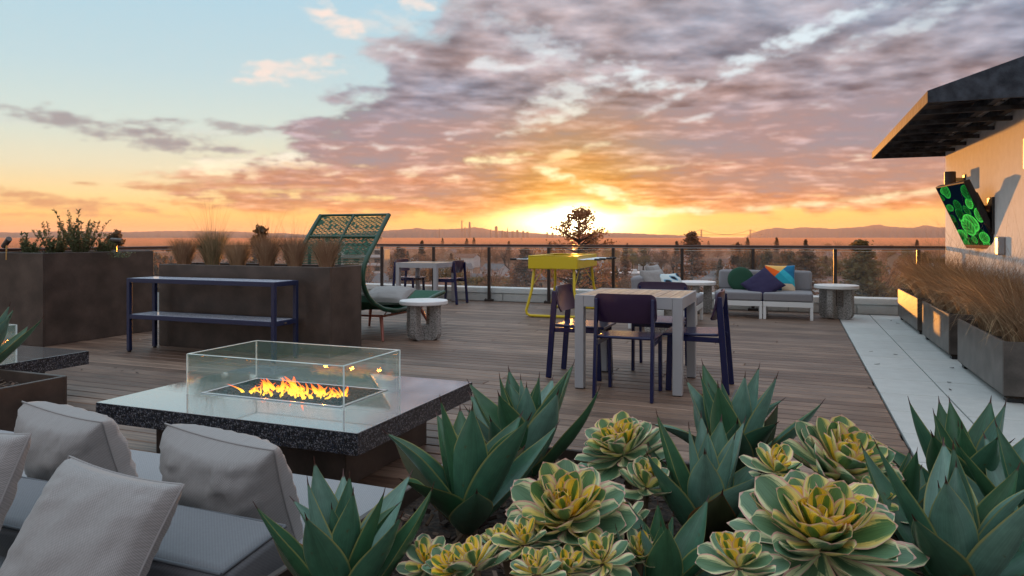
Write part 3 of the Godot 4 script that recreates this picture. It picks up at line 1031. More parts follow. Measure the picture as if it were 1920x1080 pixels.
func make_dining_table(label: String, at: Vector3, sx: float, sz: float, h := 0.742) -> void:
	var t := thing("slatted_table", label, "table", at)
	var lw := 0.072
	for x in [-1.0, 1.0]:
		for z in [-1.0, 1.0]:
			var m := MB.new()
			m.bx(Vector3(x * (sx - lw) / 2, (h - 0.004) / 2 + 0.003, z * (sz - lw) / 2), Vector3(lw, h - 0.01, lw), 0.004)
			var l := part(t, "leg", m.mesh(), M.grey_frame)
			var f := MB.new()
			f.bx(Vector3(x * (sx - lw) / 2, 0.004, z * (sz - lw) / 2), Vector3(lw - 0.01, 0.008, lw - 0.01))
			part(l, "foot_pad", f.mesh(), M.black)
	for k in [-1.0, 1.0]:
		var a := MB.new()
		a.bx(Vector3(0, h - 0.045, k * (sz - 0.03) / 2), Vector3(sx - lw * 2 - 0.002, 0.086, 0.028), 0.003)
		part(t, "apron", a.mesh(), M.grey_frame)
		var b := MB.new()
		b.bx(Vector3(k * (sx - 0.03) / 2, h - 0.045, 0), Vector3(0.028, 0.086, sz - lw * 2 - 0.002), 0.003)
		part(t, "apron", b.mesh(), M.grey_frame)
	var n := 9
	var w := (sx - 0.03) / n
	for i in n:
		var m := MB.new()
		m.box(Transform3D(Basis(Vector3.UP, PI / 2), Vector3(-sx / 2 + 0.015 + w * (i + 0.5), h - 0.008, 0)), Vector3(sz - 0.03, 0.018, w - 0.006), 0.003)
		part(t, "slat", m.mesh(), M["slat_%d" % (i * 7 % 3)])
	for k in [-1.0, 1.0]:
		var a := MB.new()
		a.bx(Vector3(0, h - 0.001, k * (sz / 2 - 0.0075)), Vector3(sx, 0.008, 0.015), 0.002)
		a.bx(Vector3(k * (sx / 2 - 0.0075), h - 0.001, 0), Vector3(0.015, 0.008, sz - 0.031), 0.002)
		part(t, "edge_trim", a.mesh(), M.grey_frame)

func make_dining() -> void:
	make_dining_table("grey metal table with pale slatted top and four chairs around it", Vector3(-1.21, 0, -5.89), 0.84, 0.84)
	make_dining_table("small pale table beside the railing behind the green lounger", Vector3(-6.36, 0, -11.75), 0.84, 0.8, 0.735)
	var c := make_chair()
	c.position = Vector3(-1.18, 0, -5.46)
	c.set_meta("label", "navy chair at the slatted table with its back towards the agaves")
	copy(c, "navy chair at the slatted table on the side of the yellow game table", Vector3(-1.70, 0, -6.03), -90.0)
	copy(c, "navy chair at the slatted table on the side of the grass planters", Vector3(-0.75, 0, -5.88), 90.0)
	copy(c, "navy chair on the far side of the slatted table before the sofa", Vector3(-1.16, 0, -6.58), 180.0)
	copy(c, "dark chair drawn up to the railing table nearest the yellow game table", Vector3(-5.86, 0, -11.68), 90.0)
	copy(c, "dark chair pushed under the railing table beside the green lounger", Vector3(-6.74, 0, -11.83), -90.0)

func make_stool() -> Node3D:
	var t := thing("round_stool", "", "side table", Vector3.ZERO, 0.0, "round terrazzo side tables")
	var top := MB.new()
	top.lathe(Vector3(0, 0.412, 0), [Vector2(0, 0), Vector2(0.276, 0), Vector2(0.285, 0.009), Vector2(0.285, 0.041), Vector2(0.278, 0.048), Vector2(0, 0.048)], 48)
	part(t, "top", top.mesh(), M.stool_top)
	# two upright U shaped slabs that cross
	for k in 2:
		var m := MB.new()
		var half := 0.225
		var th := 0.085
		var xf := Transform3D(Basis(Vector3.UP, deg_to_rad(45.0 + 90.0 * k)), Vector3.ZERO)
		# outline of the slab with rounded lower corners and an opening above
		for s in [-1.0, 1.0]:
			m.box(xf * Transform3D(Basis.IDENTITY, Vector3(s * (half - 0.06), 0.235, 0)), Vector3(0.12, 0.354, th), 0.012)
			var arc := [Vector3(s * (half - 0.002), 0.075, 0), Vector3(s * (half - 0.02), 0.025, 0), Vector3(s * (half - 0.07), 0.001, 0), Vector3(s * 0.04, 0.0, 0), Vector3(s * 0.04, 0.16, 0), Vector3(s * (half - 0.118), 0.16, 0), Vector3(s * (half - 0.118), 0.19, 0), Vector3(s * (half - 0.002), 0.19, 0)]
			var pts := arc
			for side in [-1.0, 1.0]:
				var q := []
				for p in pts: q.append(xf * (p + Vector3(0, 0, side * (th / 2 - 0.0015))))
				# fan from a point inside
				var f := m.v.size()
				var nn: Vector3 = xf.basis * Vector3(0, 0, side)
				m.put(xf * Vector3(s * 0.13, 0.10, side * (th / 2 - 0.0015)), nn)
				for p in q: m.put(p, nn)
				for i in pts.size(): m.face(f, f + 1 + i, f + 1 + (i + 1) % pts.size(), nn)
			for i in pts.size():
				var a: Vector3 = pts[i]
				var b: Vector3 = pts[(i + 1) % pts.size()]
				var nn2: Vector3 = Vector3((b - a).y, -(b - a).x, 0).normalized() * float(s)
				var o := Vector3(0, 0, th / 2 - 0.0015)
				m.poly([xf * (a - o), xf * (b - o), xf * (b + o), xf * (a + o)], xf.basis * nn2)
		m.box(xf * Transform3D(Basis.IDENTITY, Vector3(0, 0.08, 0)), Vector3(0.09, 0.16 - 0.002 * k, th - 0.004), 0.0)
		part(t, "stone_slab", m.mesh(), M.terrazzo)
	return t

func make_stools() -> void:
	var s := make_stool()
	s.position = Vector3(-4.08, 0, -7.47)
	s.rotation_degrees.y = 38.0
	s.set_meta("label", "round white topped terrazzo stool next to the green lounger")
	copy(s, "round terrazzo stool at the end of the sofa next to the pale paving", Vector3(0.57, 0, -11.62), 20.0, "", 1.08)
	copy(s, "round terrazzo stool seen under the slatted table", Vector3(-1.53, 0, -8.8), 15.0)
	copy(s, "white topped round side table between the two sofas", Vector3(-1.47, 0, -11.72), 50.0, "", 1.08)

# pillow standing in its own xy plane, z is its thickness
func pillow_mesh(w: float, h: float, th: float, sd: int, ears := 0.05) -> Array:
	var n1 := noise(1.0, 3, sd)
	var rows := []
	var uvs := []
	var back := []
	var N := 26
	for j in N + 1:
		var v := -1.0 + 2.0 * j / N
		v = signf(v) * pow(absf(v), 0.8)
		var f := PackedVector3Array()
		var b := PackedVector3Array()
		var q := PackedVector2Array()
		for i in N + 1:
			var u := -1.0 + 2.0 * i / N
			u = signf(u) * pow(absf(u), 0.8)
			var x := u * w / 2 * (1.0 - ears * (1.0 - v * v) * absf(u))
			var y := v * h / 2 * (1.0 - ears * 1.3 * (1.0 - u * u) * absf(v))
			var k := (1.0 - pow(absf(u), 2.2)) * (1.0 - pow(absf(v), 2.2))
			var z := th / 2 * pow(maxf(k, 0.0), 0.36)
			var edge := 1.0 - pow(maxf(k, 0.0), 0.4)
			# creases that run in from the seams and broad dents
			var cr := n1.get_noise_2d(u * 7.0, v * 1.3) * absf(v) + n1.get_noise_2d(u * 1.3, v * 7.0 + 9.0) * absf(u)
			z += z * 0.16 * cr + th * 0.06 * n1.get_noise_2d(u * 1.5 + 5.0, v * 1.5) * (1.0 - edge)
			f.append(Vector3(x, y, maxf(z, 0.0)))
			b.append(Vector3(x, y, -maxf(z * 0.9, 0.0)))
			q.append(Vector2(x, y))
		rows.append(f); back.append(b); uvs.append(q)
	var m := MB.new()
	m.grid(rows, false, uvs, true, Vector3.BACK)
	m.grid(back, false, uvs, true, Vector3.FORWARD)
	var rim := []
	for i in N: rim.append(rows[0][i])
	for j in N: rim.append(rows[j][N])
	for i in N: rim.append(rows[N][N - i])
	for j in N: rim.append(rows[N - j][0])
	var p := MB.new()
	p.tube(rim, 0.0032, 6, false, true)
	return [m.mesh(), p.mesh()]

func pillow(label: String, w: float, h: float, th: float, basis: Basis, at: Vector3, mt: Material, sd: int, pipe: Material = null, called := "pillow") -> Node3D:
	var t := thing(called, label, "pillow", at)
	t.basis = basis
	var a := pillow_mesh(w, h, th, sd)
	part(t, "cover", a[0], mt)
	part(t, "piping", a[1], pipe if pipe else M.piping)
	return t

func tilt(yaw: float, lean: float, roll := 0.0) -> Basis:
	return Basis(Vector3.UP, deg_to_rad(yaw)) * Basis(Vector3.RIGHT, deg_to_rad(lean)) * Basis(Vector3.BACK, deg_to_rad(roll))

func sofa_module(label: String, at: Vector3, turn: float, w: float) -> void:
	# faces +z; the back is at -z
	var t := thing("sofa_module", label, "sofa", at, turn, "grey outdoor sofa modules by the railing")
	var d := 0.80
	var f := MB.new()
	f.bx(Vector3(0, 0.222, d / 2 - 0.0175), Vector3(w, 0.075, 0.035), 0.003)
	f.bx(Vector3(0, 0.222, -d / 2 + 0.0175), Vector3(w, 0.075, 0.035), 0.003)
	for s in [-1.0, 1.0]: f.bx(Vector3(s * (w / 2 - 0.0175), 0.222, 0), Vector3(0.0345, 0.0745, d - 0.071), 0.003)
	f.bx(Vector3(0, 0.235, 0), Vector3(w - 0.072, 0.03, d - 0.072))
	part(t, "frame", f.mesh(), M.white_paint)
	for sx in [-1.0, 1.0]:
		for sz in [-1.0, 1.0]:
			var m := MB.new()
			m.bx(Vector3(sx * (w / 2 - 0.0225), 0.092, sz * (d / 2 - 0.0225)), Vector3(0.042, 0.185, 0.042), 0.003)
			part(t, "leg", m.mesh(), M.white_paint)
	var c := MB.new()
	c.rbox(Transform3D(Basis.IDENTITY, Vector3(0, 0.325, 0.01)), Vector3(w - 0.008, 0.128, d - 0.01), 0.028, 0.012)
	part(t, "seat_cushion", c.mesh(), M.cloth_sofa)
	var b := MB.new()
	b.rbox(Transform3D(Basis(Vector3.RIGHT, -0.09), Vector3(0, 0.53, -d / 2 + 0.115)), Vector3(w - 0.01, 0.31, 0.15), 0.045, 0.008)
	part(t, "back_cushion", b.mesh(), M.cloth_sofa)

func make_sofas() -> void:
	sofa_module("grey sofa seat beside the round stool, facing the dining table", Vector3(-0.095, 0, -11.53), 0.0, 0.685)
	sofa_module("grey sofa seat of the facing pair, farther from the paving", Vector3(-0.79, 0, -11.53), 0.0, 0.685)
	sofa_module("grey sofa seat turned sideways, nearest the dining table", Vector3(-1.645, 0, -9.66), 90.0, 0.70)
	sofa_module("grey sofa seat turned sideways, nearest the railing", Vector3(-1.645, 0, -10.375), 90.0, 0.70)
	# loose pillows of the facing pair
	var rd := thing("round_cushion", "round dark green cushion leaning on the sofa back", "cushion", Vector3(-0.78, 0.555, -11.55))
	rd.basis = tilt(0, -18)
	var m := MB.new()
	var prof := []
	for i in 13:
		var a := -PI / 2 + PI * i / 12
		prof.append(Vector2(maxf(0.0, 0.165 + 0.03 * cos(a)) if i > 0 and i < 12 else 0.0, 0.055 * sin(a)))
	var rows := []
	for i in 15:
		var a := -PI / 2 + PI * i / 14
		var row := PackedVector3Array()
		for k in 32:
			var b := TAU * k / 32
			var rr := 0.195 * pow(cos(a), 0.55) if i > 0 and i < 14 else 0.0005
			row.append(Vector3(cos(b) * rr, sin(b) * rr, 0.06 * sin(a)))
		rows.append(row)
	m.grid(rows, true)
	part(rd, "cover", m.mesh(), M.cloth_green)
	var teal := paint(128, 128, func(x: int, y: int):
		var u: float = x / 127.0
		var v: float = y / 127.0
		var c := Color(0.13, 0.62, 0.70)
		if u + v < 0.78: c = Color(0.92, 0.40, 0.10) if v > u * 0.55 + 0.02 else Color(0.93, 0.74, 0.42)
		elif u - v > 0.42: c = Color(0.10, 0.45, 0.62)
		elif u - v > 0.16: c = Color(0.20, 0.70, 0.78)
		elif v > 0.72: c = Color(0.85, 0.78, 0.66) if u > 0.55 else Color(0.10, 0.36, 0.52)
		return c)
	var tm := textured("print_teal", teal, 1.0, 0.9, false)
	tm.uv1_scale = Vector3(2.3, -2.3, 1)
	tm.uv1_offset = Vector3(0.5, 0.5, 0)
	pillow("square pillow with turquoise and orange shapes on the sofa", 0.43, 0.43, 0.13, tilt(4, -20), Vector3(-0.21, 0.575, -11.58), tm, 5)
	pillow("dark purple pillow lying in front of the round green cushion", 0.46, 0.46, 0.12, tilt(-6, -38, 45), Vector3(-0.45, 0.49, -11.36), M.cloth_purple, 6, M.cloth_purple)
	# pillows of the sideways pair lean on its back
	pillow("plain grey pillow in front of the other grey pillow on the sideways sofa", 0.46, 0.44, 0.16, tilt(62, -22), Vector3(-1.74, 0.56, -9.62), M.cloth_pillow, 7)
	pillow("plain grey pillow standing behind the patterned one on the sideways sofa", 0.46, 0.46, 0.16, tilt(80, -20), Vector3(-1.79, 0.60, -10.0), M.cloth_pillow, 8)
	var sw := paint(128, 128, func(x: int, y: int):
		var a := sin(x * 0.11 + sin(y * 0.09) * 2.0) + sin(y * 0.13 + x * 0.05)
		if a > 1.0: return Color(0.04, 0.07, 0.13)
		if a > 0.25: return Color(0.40, 0.60, 0.70)
		return Color(0.78, 0.84, 0.84))
	var pm := textured("print_swirl", sw, 1.0, 0.9, false)
	pm.uv1_scale = Vector3(2.2, -2.2, 1)
	pm.uv1_offset = Vector3(0.5, 0.5, 0)
	pillow("blue and white patterned pillow on the sideways sofa", 0.42, 0.42, 0.13, tilt(58, -32), Vector3(-1.53, 0.53, -9.78), pm, 9)

func make_game_table() -> void:
	var t := thing("game_table", "yellow table football game on bent tube legs", "game table", Vector3(-3.41, 0, -10.86), 3.0)
	var w := 0.76
	var l := 1.42
	var y := 0.82
	var b := MB.new()
	for s in [-1.0, 1.0]:
		b.bx(Vector3(0, y, s * (l / 2 - 0.012)), Vector3(w, 0.19, 0.024), 0.01)
		b.bx(Vector3(s * (w / 2 - 0.012), y, 0), Vector3(0.0238, 0.188, l - 0.05), 0.01)
	part(t, "box", b.mesh(), M.yellow)
	var f := MB.new()
	f.bx(Vector3(0, y - 0.06, 0), Vector3(w - 0.05, 0.02, l - 0.05))
	part(t, "playing_field", f.mesh(), M.yellow)
	var rim := MB.new()
	for s in [-1.0, 1.0]:
		rim.bx(Vector3(0, y + 0.1, s * (l / 2 - 0.03)), Vector3(w - 0.002, 0.012, 0.06), 0.004)
		rim.bx(Vector3(s * (w / 2 - 0.03), y + 0.1, 0), Vector3(0.06, 0.0118, l - 0.122), 0.004)
	part(t, "rim", rim.mesh(), M.yellow)
	for s in [-1.0, 1.0]:
		var m := MB.new()
		var z: float = s * (l / 2 - 0.10)
		var zb: float = s * (l / 2 + 0.02)
		var pts := []
		for p in [Vector3(-w / 2 + 0.07, y - 0.09, z), Vector3(-w / 2 + 0.05, 0.40, lerpf(z, zb, 0.6)), Vector3(-w / 2 - 0.02, 0.10, zb), Vector3(-w / 2 - 0.01, 0.05, zb), Vector3(-w / 2 + 0.04, 0.024, zb), Vector3(0, 0.022, zb), Vector3(w / 2 - 0.04, 0.024, zb), Vector3(w / 2 + 0.01, 0.05, zb), Vector3(w / 2 + 0.02, 0.10, zb), Vector3(w / 2 - 0.05, 0.40, lerpf(z, zb, 0.6)), Vector3(w / 2 - 0.07, y - 0.09, z)]:
			pts.append(p)
		m.tube(pts, 0.021, 10)
		part(t, "leg_frame", m.mesh(), M.yellow)
		for x in [-0.3, 0.3]:
			var fm := MB.new()
			fm.lathe(Vector3(x, 0, zb), [Vector2(0, 0), Vector2(0.02, 0), Vector2(0.02, 0.008), Vector2(0, 0.008)], 12)
			part(t, "foot", fm.mesh(), M.black)
		for x in [-1.0, 1.0]:
			var br := MB.new()
			br.tube([Vector3(x * (w / 2 - 0.05), 0.46, s * (l / 2 - 0.06)), Vector3(x * (w / 2 - 0.09), y - 0.10, s * 0.16)], 0.007, 6)
			part(t, "brace", br.mesh(), M.yellow)
	R.seed = 9
	for i in 8:
		var rod := MB.new()
		var z := -l / 2 + 0.13 + i * (l - 0.26) / 7.0
		var sg := 1.0 if i % 2 == 0 else -1.0
		var out := R.randf_range(0.12, 0.26)
		rod.tube([Vector3(-sg * (w / 2 + 0.10), y + 0.045, z), Vector3(sg * (w / 2 + out), y + 0.045, z)], 0.008, 8)
		var ro := part(t, "rod", rod.mesh(), M.chrome)
		var g := MB.new()
		g.tube([Vector3(sg * (w / 2 + out), y + 0.045, z), Vector3(sg * (w / 2 + out + 0.10), y + 0.045, z)], 0.016, 10)
		part(ro, "grip", g.mesh(), M.black)
		for k in 3:
			var pm := MB.new()
			pm.bx(Vector3(-0.2 + 0.2 * k, y + 0.02, z), Vector3(0.028, 0.10, 0.02), 0.006)
			part(ro, "player", pm.mesh(), M.black if i % 3 else M.white_paint)

func make_lounger() -> void:
	# woven hooded lounger that faces the railing
	var xr := -4.42
	var xl := -5.38
	var t := thing("hooded_lounger", "green woven hooded lounger on copper legs facing the railing", "lounger", Vector3((xl + xr) / 2, 0, -7.4))
	var prof2 := [Vector2(-7.25, 1.468), Vector2(-7.10, 1.31), Vector2(-6.95, 1.14), Vector2(-6.80, 0.99), Vector2(-6.725, 0.88), Vector2(-6.70, 0.76), Vector2(-6.73, 0.64), Vector2(-6.80, 0.55), Vector2(-6.92, 0.46), Vector2(-7.12, 0.375), Vector2(-7.40, 0.325), Vector2(-7.75, 0.335), Vector2(-8.10, 0.375), Vector2(-8.45, 0.435), Vector2(-8.66, 0.462)]
	# even steps along the curve
	var cur := Curve3D.new()
	for p in prof2: cur.add_point(Vector3(0, p.y, p.x + 7.4))
	cur.bake_interval = 0.02
	var total := cur.get_baked_length()
	var hw := (xr - xl) / 2
	for x in [-hw, 0.0, hw]:
		var pts := []
		for i in 41: pts.append(cur.sample_baked(total * i / 40.0, true) + Vector3(x, 0, 0))
		var m := MB.new()
		m.tube(pts, 0.027 if x != 0.0 else 0.016, 10)
		part(t, "frame_tube", m.mesh(), M.green_frame)
	for f in [0.0, 0.115, 1.0]:
		var p := cur.sample_baked(total * f, true)
		var m := MB.new()
		m.tube([p + Vector3(-hw, 0, 0), p + Vector3(hw, 0, 0)], 0.016, 8)
		part(t, "cross_tube", m.mesh(), M.green_frame)
	# cords across: open in the hood, close in the seat
	var hood := MB.new()
	var back := MB.new()
	var seat := MB.new()
	R.seed = 15
	var s := 0.03
	var nrow := 0
	while s < total - 0.02:
		nrow += 1
		var q := s / total
		var p := cur.sample_baked(s, true)
		var p2 := cur.sample_baked(minf(s + 0.03, total), true)
		var dir := (p2 - p).normalized()
		var nn := dir.cross(Vector3.RIGHT)
		var tgt: MB = hood if q < 0.20 else (back if q < 0.42 else seat)
		for side in 2:
			var a := p + Vector3(-hw if side == 0 else 0.0, 0, 0)
			var b := p + Vector3(0.0 if side == 0 else hw, 0, 0)
			var row := []
			for i in 15:
				var f := i / 14.0
				row.append(a.lerp(b, f) - nn * 0.012 * sin(f * PI))
			if q < 0.20:
				# flat bands woven in blocks
				for i in 14:
					if (i + nrow) % 2 == 0 or R.randf() < 0.12:
						tgt.bar(row[i], row[i + 1], 0.006, 0.019, nn)
				tgt.tube(row, 0.0045, 5)
			else:
				tgt.tube(row, 0.0055, 5)
		s += 0.023 if q < 0.20 else (0.021 if q < 0.42 else 0.0092)
	part(t, "woven_hood", hood.mesh(), M.green_cord)
	part(t, "woven_back", back.mesh(), M.green_cord)
	part(t, "woven_seat", seat.mesh(), M.green_cord)
	# under the seat: copper tube frame with splayed legs
	for x in [-hw + 0.10, hw - 0.10]:
		var m := MB.new()
		m.tube([Vector3(x, 0.30, 0.36), Vector3(x, 0.27, 0.10), Vector3(x, 0.27, -0.75), Vector3(x, 0.35, -0.95)], 0.014, 8)
		part(t, "under_rail", m.mesh(), M.copper)
		for z in [0.16, -0.80]:
			var sg := signf(x)
			var lg := MB.new()
			lg.tube([Vector3(x, 0.27, z), Vector3(x + sg * 0.10, 0.0, z + (0.12 if z > 0 else -0.12))], [0.024, 0.015], 8)
			part(t, "leg", lg.mesh(), M.copper)
	for z in [0.12, -0.72]:
		var m := MB.new()
		m.tube([Vector3(-hw + 0.10, 0.268, z), Vector3(hw - 0.10, 0.268, z)], 0.012, 8)
		part(t, "cross_rail", m.mesh(), M.copper)
	for i in 6:
		var m := MB.new()
		var z := 0.10 - i * 0.15
		m.tube([Vector3(hw - 0.10, 0.27, z), Vector3(hw - 0.06, 0.345 - 0.02 * sin(i * 1.0), z - 0.02)], 0.007, 6)
		part(t, "spacer", m.mesh(), M.copper)
	pillow("pale grey pillow lying on the green woven lounger", 0.56, 0.50, 0.18, tilt(10, -75), Vector3(-4.72, 0.475, -7.72), M.cloth_pillow, 21)

func make_bench() -> void:
	var x0 := -6.52
	var x1 := -4.60
	var z0 := -5.84
	var z1 := -5.48
	var t := thing("bench_shelf", "navy metal two tier bench shelf before the bronze planter", "shelf", Vector3((x0 + x1) / 2, 0, (z0 + z1) / 2))
	var w := x1 - x0
	var d := z1 - z0
	var g := field(256, 256, 0.035, 3, 77)
	var tex := paint(256, 256, func(x: int, y: int):
		var k := absf(g[y * 256 + x] / 255.0 - 0.5)
		if k < 0.028: return Color(0.05, 0.08, 0.17)
		return Color(0.86, 0.90, 0.95))
	var pm := textured("shelf_print", tex, 2.6, 0.16, false)
	for y in [0.775, 0.395]:
		for s in [-1.0, 1.0]:
			var m := MB.new()
			m.bx(Vector3(0, y - 0.0225, s * (d / 2 - 0.02)), Vector3(w - 0.081, 0.045, 0.04), 0.003)
			part(t, "rail", m.mesh(), M.bench_navy)
			var e := MB.new()
			e.bx(Vector3(s * (w / 2 - 0.02), y - 0.0225, 0), Vector3(0.04, 0.0446, d - 0.081), 0.003)
			part(t, "rail", e.mesh(), M.bench_navy)
		var p := MB.new()
		p.bx(Vector3(0, y - 0.003, 0), Vector3(w - 0.082, 0.008, d - 0.082), 0.001)
		part(t, "shelf_panel", p.mesh(), pm)
	for sx in [-1.0, 1.0]:
		for sz in [-1.0, 1.0]:
			var m := MB.new()
			m.bx(Vector3(sx * (w / 2 - 0.02), 0.395, sz * (d / 2 - 0.02)), Vector3(0.04, 0.76, 0.04), 0.003)
			var l := part(t, "leg", m.mesh(), M.bench_navy)
			var f := MB.new()
			f.lathe(Vector3(sx * (w / 2 - 0.02), 0, sz * (d / 2 - 0.02)), [Vector2(0, 0), Vector2(0.019, 0), Vector2(0.019, 0.016), Vector2(0, 0.016)], 12)
			part(l, "foot", f.mesh(), M.black)
	var tag := MB.new()
	tag.bx(Vector3(w / 2 + 0.001, 0.372, 0.02), Vector3(0.004, 0.014, 0.04))
	part(t, "maker_plate", tag.mesh(), M.chrome)

func fire_table(label: String, x0: float, x1: float, z0: float, z1: float, flame_label: String, sd: int) -> void:
	var h := 0.335
	var cx := (x0 + x1) / 2
	var cz := (z0 + z1) / 2
	var w := x1 - x0
	var d := z1 - z0
	var t := thing("fire_table", label, "fire table", Vector3(cx, 0, cz))
	# slab round an opening for the burner
	var bw := 0.93
	var bd := 0.46
	var bz := 0.01
	var slab := MB.new()
	var top := MB.new()
	for s in [-1.0, 1.0]:
		var dd: float = (d - bd) / 2 - s * bz
		slab.bx(Vector3(0, h - 0.051, s * (d / 2 - dd / 2)), Vector3(w, 0.098, dd), 0.0)
		top.bx(Vector3(0, h - 0.001, s * (d / 2 - dd / 2)), Vector3(w - 0.004, 0.004, dd - 0.002), 0.0015)
		slab.bx(Vector3(s * (w / 2 - (w - bw) / 4), h - 0.051, bz), Vector3((w - bw) / 2, 0.0978, bd), 0.0)
		top.bx(Vector3(s * (w / 2 - (w - bw) / 4), h - 0.001, bz), Vector3((w - bw) / 2 - 0.003, 0.004, bd + 0.002), 0.0015)
	part(t, "slab", slab.mesh(), M.granite)
	part(t, "polished_top", top.mesh(), M.granite_sheen_top)
	for s in [-1.0, 1.0]:
		var ped := MB.new()
		ped.bx(Vector3(s * (w / 2 - 0.40), (h - 0.101) / 2, 0), Vector3(0.40, h - 0.101, d - 0.40), 0.004)
		part(t, "pedestal", ped.mesh(), M.bronze)
	# burner tray with a bright rim
	var tray := MB.new()
	tray.bx(Vector3(0, h - 0.06, bz), Vector3(bw - 0.004, 0.01, bd - 0.004))
	for s in [-1.0, 1.0]:
		tray.bx(Vector3(0, h - 0.02, bz + s * (bd / 2 - 0.012)), Vector3(bw - 0.004, 0.054, 0.016), 0.002)
		tray.bx(Vector3(s * (bw / 2 - 0.012), h - 0.02, bz), Vector3(0.016, 0.0536, bd - 0.042), 0.002)
	part(t, "burner_tray", tray.mesh(), M.chrome)
	R.seed = sd
	var rocks := MB.new()
	for i in 1500:
		var p := Vector3(R.randf_range(-1, 1) * (bw / 2 - 0.035), h - 0.018 + R.randf_range(-0.012, 0.014), bz + R.randf_range(-1, 1) * (bd / 2 - 0.035))
		var r := R.randf_range(0.006, 0.016)
		var bs := Basis(Vector3(R.randf_range(-1, 1), R.randf_range(-1, 1), R.randf_range(-1, 1) + 0.01).normalized(), R.randf() * TAU)
		rocks.box(Transform3D(bs, p), Vector3(r * R.randf_range(1, 2), r * R.randf_range(0.8, 1.5), r * R.randf_range(1, 1.8)), r * 0.45)
	rocks.bx(Vector3(0, h - 0.04, bz), Vector3(bw - 0.05, 0.03, bd - 0.05))
	var rk := part(t, "lava_rock", rocks.mesh(), M.lava)
	rk.set_meta("kind", "stuff")
	# wind guard of four glass panes
	var gw := bw + 0.085
	var gd := bd + 0.085
	var gh := 0.222
	for s in [-1.0, 1.0]:
		for k in 2:
			var m := MB.new()
			var e := MB.new()
			if k == 0:
				m.bx(Vector3(0, h + gh / 2 + 0.0015, bz + s * gd / 2), Vector3(gw, gh, 0.010))
				e.bx(Vector3(0, h + gh + 0.003, bz + s * gd / 2), Vector3(gw + 0.010, 0.003, 0.0104))
			else:
				m.bx(Vector3(s * gw / 2, h + gh / 2 + 0.0015, bz), Vector3(0.010, gh, gd - 0.012))
				e.bx(Vector3(s * gw / 2, h + gh + 0.003, bz), Vector3(0.0104, 0.003, gd - 0.012))
			var g := part(t, "glass_pane", m.mesh(), M.fire_glass)
			part(g, "polished_edge", e.mesh(), M.glass_edge)
	for sx in [-1.0, 1.0]:
		for sz in [-1.0, 1.0]:
			var e := MB.new()
			e.bx(Vector3(sx * (gw / 2 + 0.0055), h + gh / 2 + 0.0015, bz + sz * (gd / 2)), Vector3(0.003, gh, 0.0104))
			part(t, "corner_edge", e.mesh(), M.glass_edge)
	# the fire itself
	var fire := thing("fire", flame_label, "fire", Vector3(cx, h - 0.012, cz + bz))
	if not M.has("flame"):
		var ft := paint(32, 64, func(x: int, y: int):
			var v: float = y / 63.0
			var u := absf(x / 31.0 - 0.5) * 2.0
			var k := clampf(v * 1.05 + u * 0.15, 0.0, 1.0)
			return Color(1.0, lerpf(0.86, 0.36, pow(k, 1.3)), lerpf(0.34, 0.03, pow(k, 0.6))))
		var fm := mat("flame", Color(0.02, 0.01, 0.0), 1.0)
		fm.emission_enabled = true
		fm.emission = Color.BLACK
		fm.emission_texture = ft
		fm.emission_energy_multiplier = 3.0
		fm.transparency = BaseMaterial3D.TRANSPARENCY_ALPHA
		fm.albedo_color.a = 0.26
	for i in 76:
		var m := MB.new()
		var b := Vector3(R.randf_range(-0.30, 0.31), 0.0, R.randf_range(-0.08, 0.10))
		var hh := R.randf_range(0.025, 0.085) * (1.1 - absf(b.x) * 1.0)
		var lean := Vector3(R.randf_range(-0.10, 0.07), 0, R.randf_range(-0.05, 0.05))
		var wd := R.randf_range(0.005, 0.015)
		var ph := R.randf() * TAU
		var turn := R.randf() * PI
		var rows := []
		for j in 11:
			var v := j / 10.0
			var rr := wd * pow(sin(PI * pow(0.06 + 0.94 * v, 0.62)), 0.8) + 0.0004
			var c := b + Vector3(0, hh * v, 0) + lean * v * v + Vector3(sin(v * 4.0 + ph), 0, cos(v * 3.4 + ph)) * 0.012 * v
			var row := PackedVector3Array()
			for k in 8:
				var a := TAU * k / 8
				var o := Vector3(cos(a) * rr * 1.25, 0, sin(a) * rr * 0.42)
				row.append(c + Basis(Vector3.UP, turn) * o)
			rows.append(row)
		m.grid(rows, true)
		part(fire, "flame", m.mesh(), M.flame)
	for k in 3:
		var om := OmniLight3D.new()
		om.name = "fire_light"
		fire.add_child(om, true)
		om.position = Vector3(-0.2 + 0.2 * k, 0.05, 0.01)
		om.light_color = Color(1.0, 0.58, 0.22)
		om.light_energy = 0.010
		om.light_size = 0.0
		om.omni_range = 12.0
		om.omni_attenuation = 2.0
		om.shadow_enabled = true

func make_fire() -> void:
	fire_table("granite fire table with glass wind guard before the grey sofa", -3.42, -1.80, -3.90, -2.69, "yellow flames on black rock behind the sofa pillows", 41)
	fire_table("granite fire table between the tall bronze planter and the low planter", -6.66, -5.02, -3.89, -2.68, "yellow flames of the fire table beside the tall planter", 42)

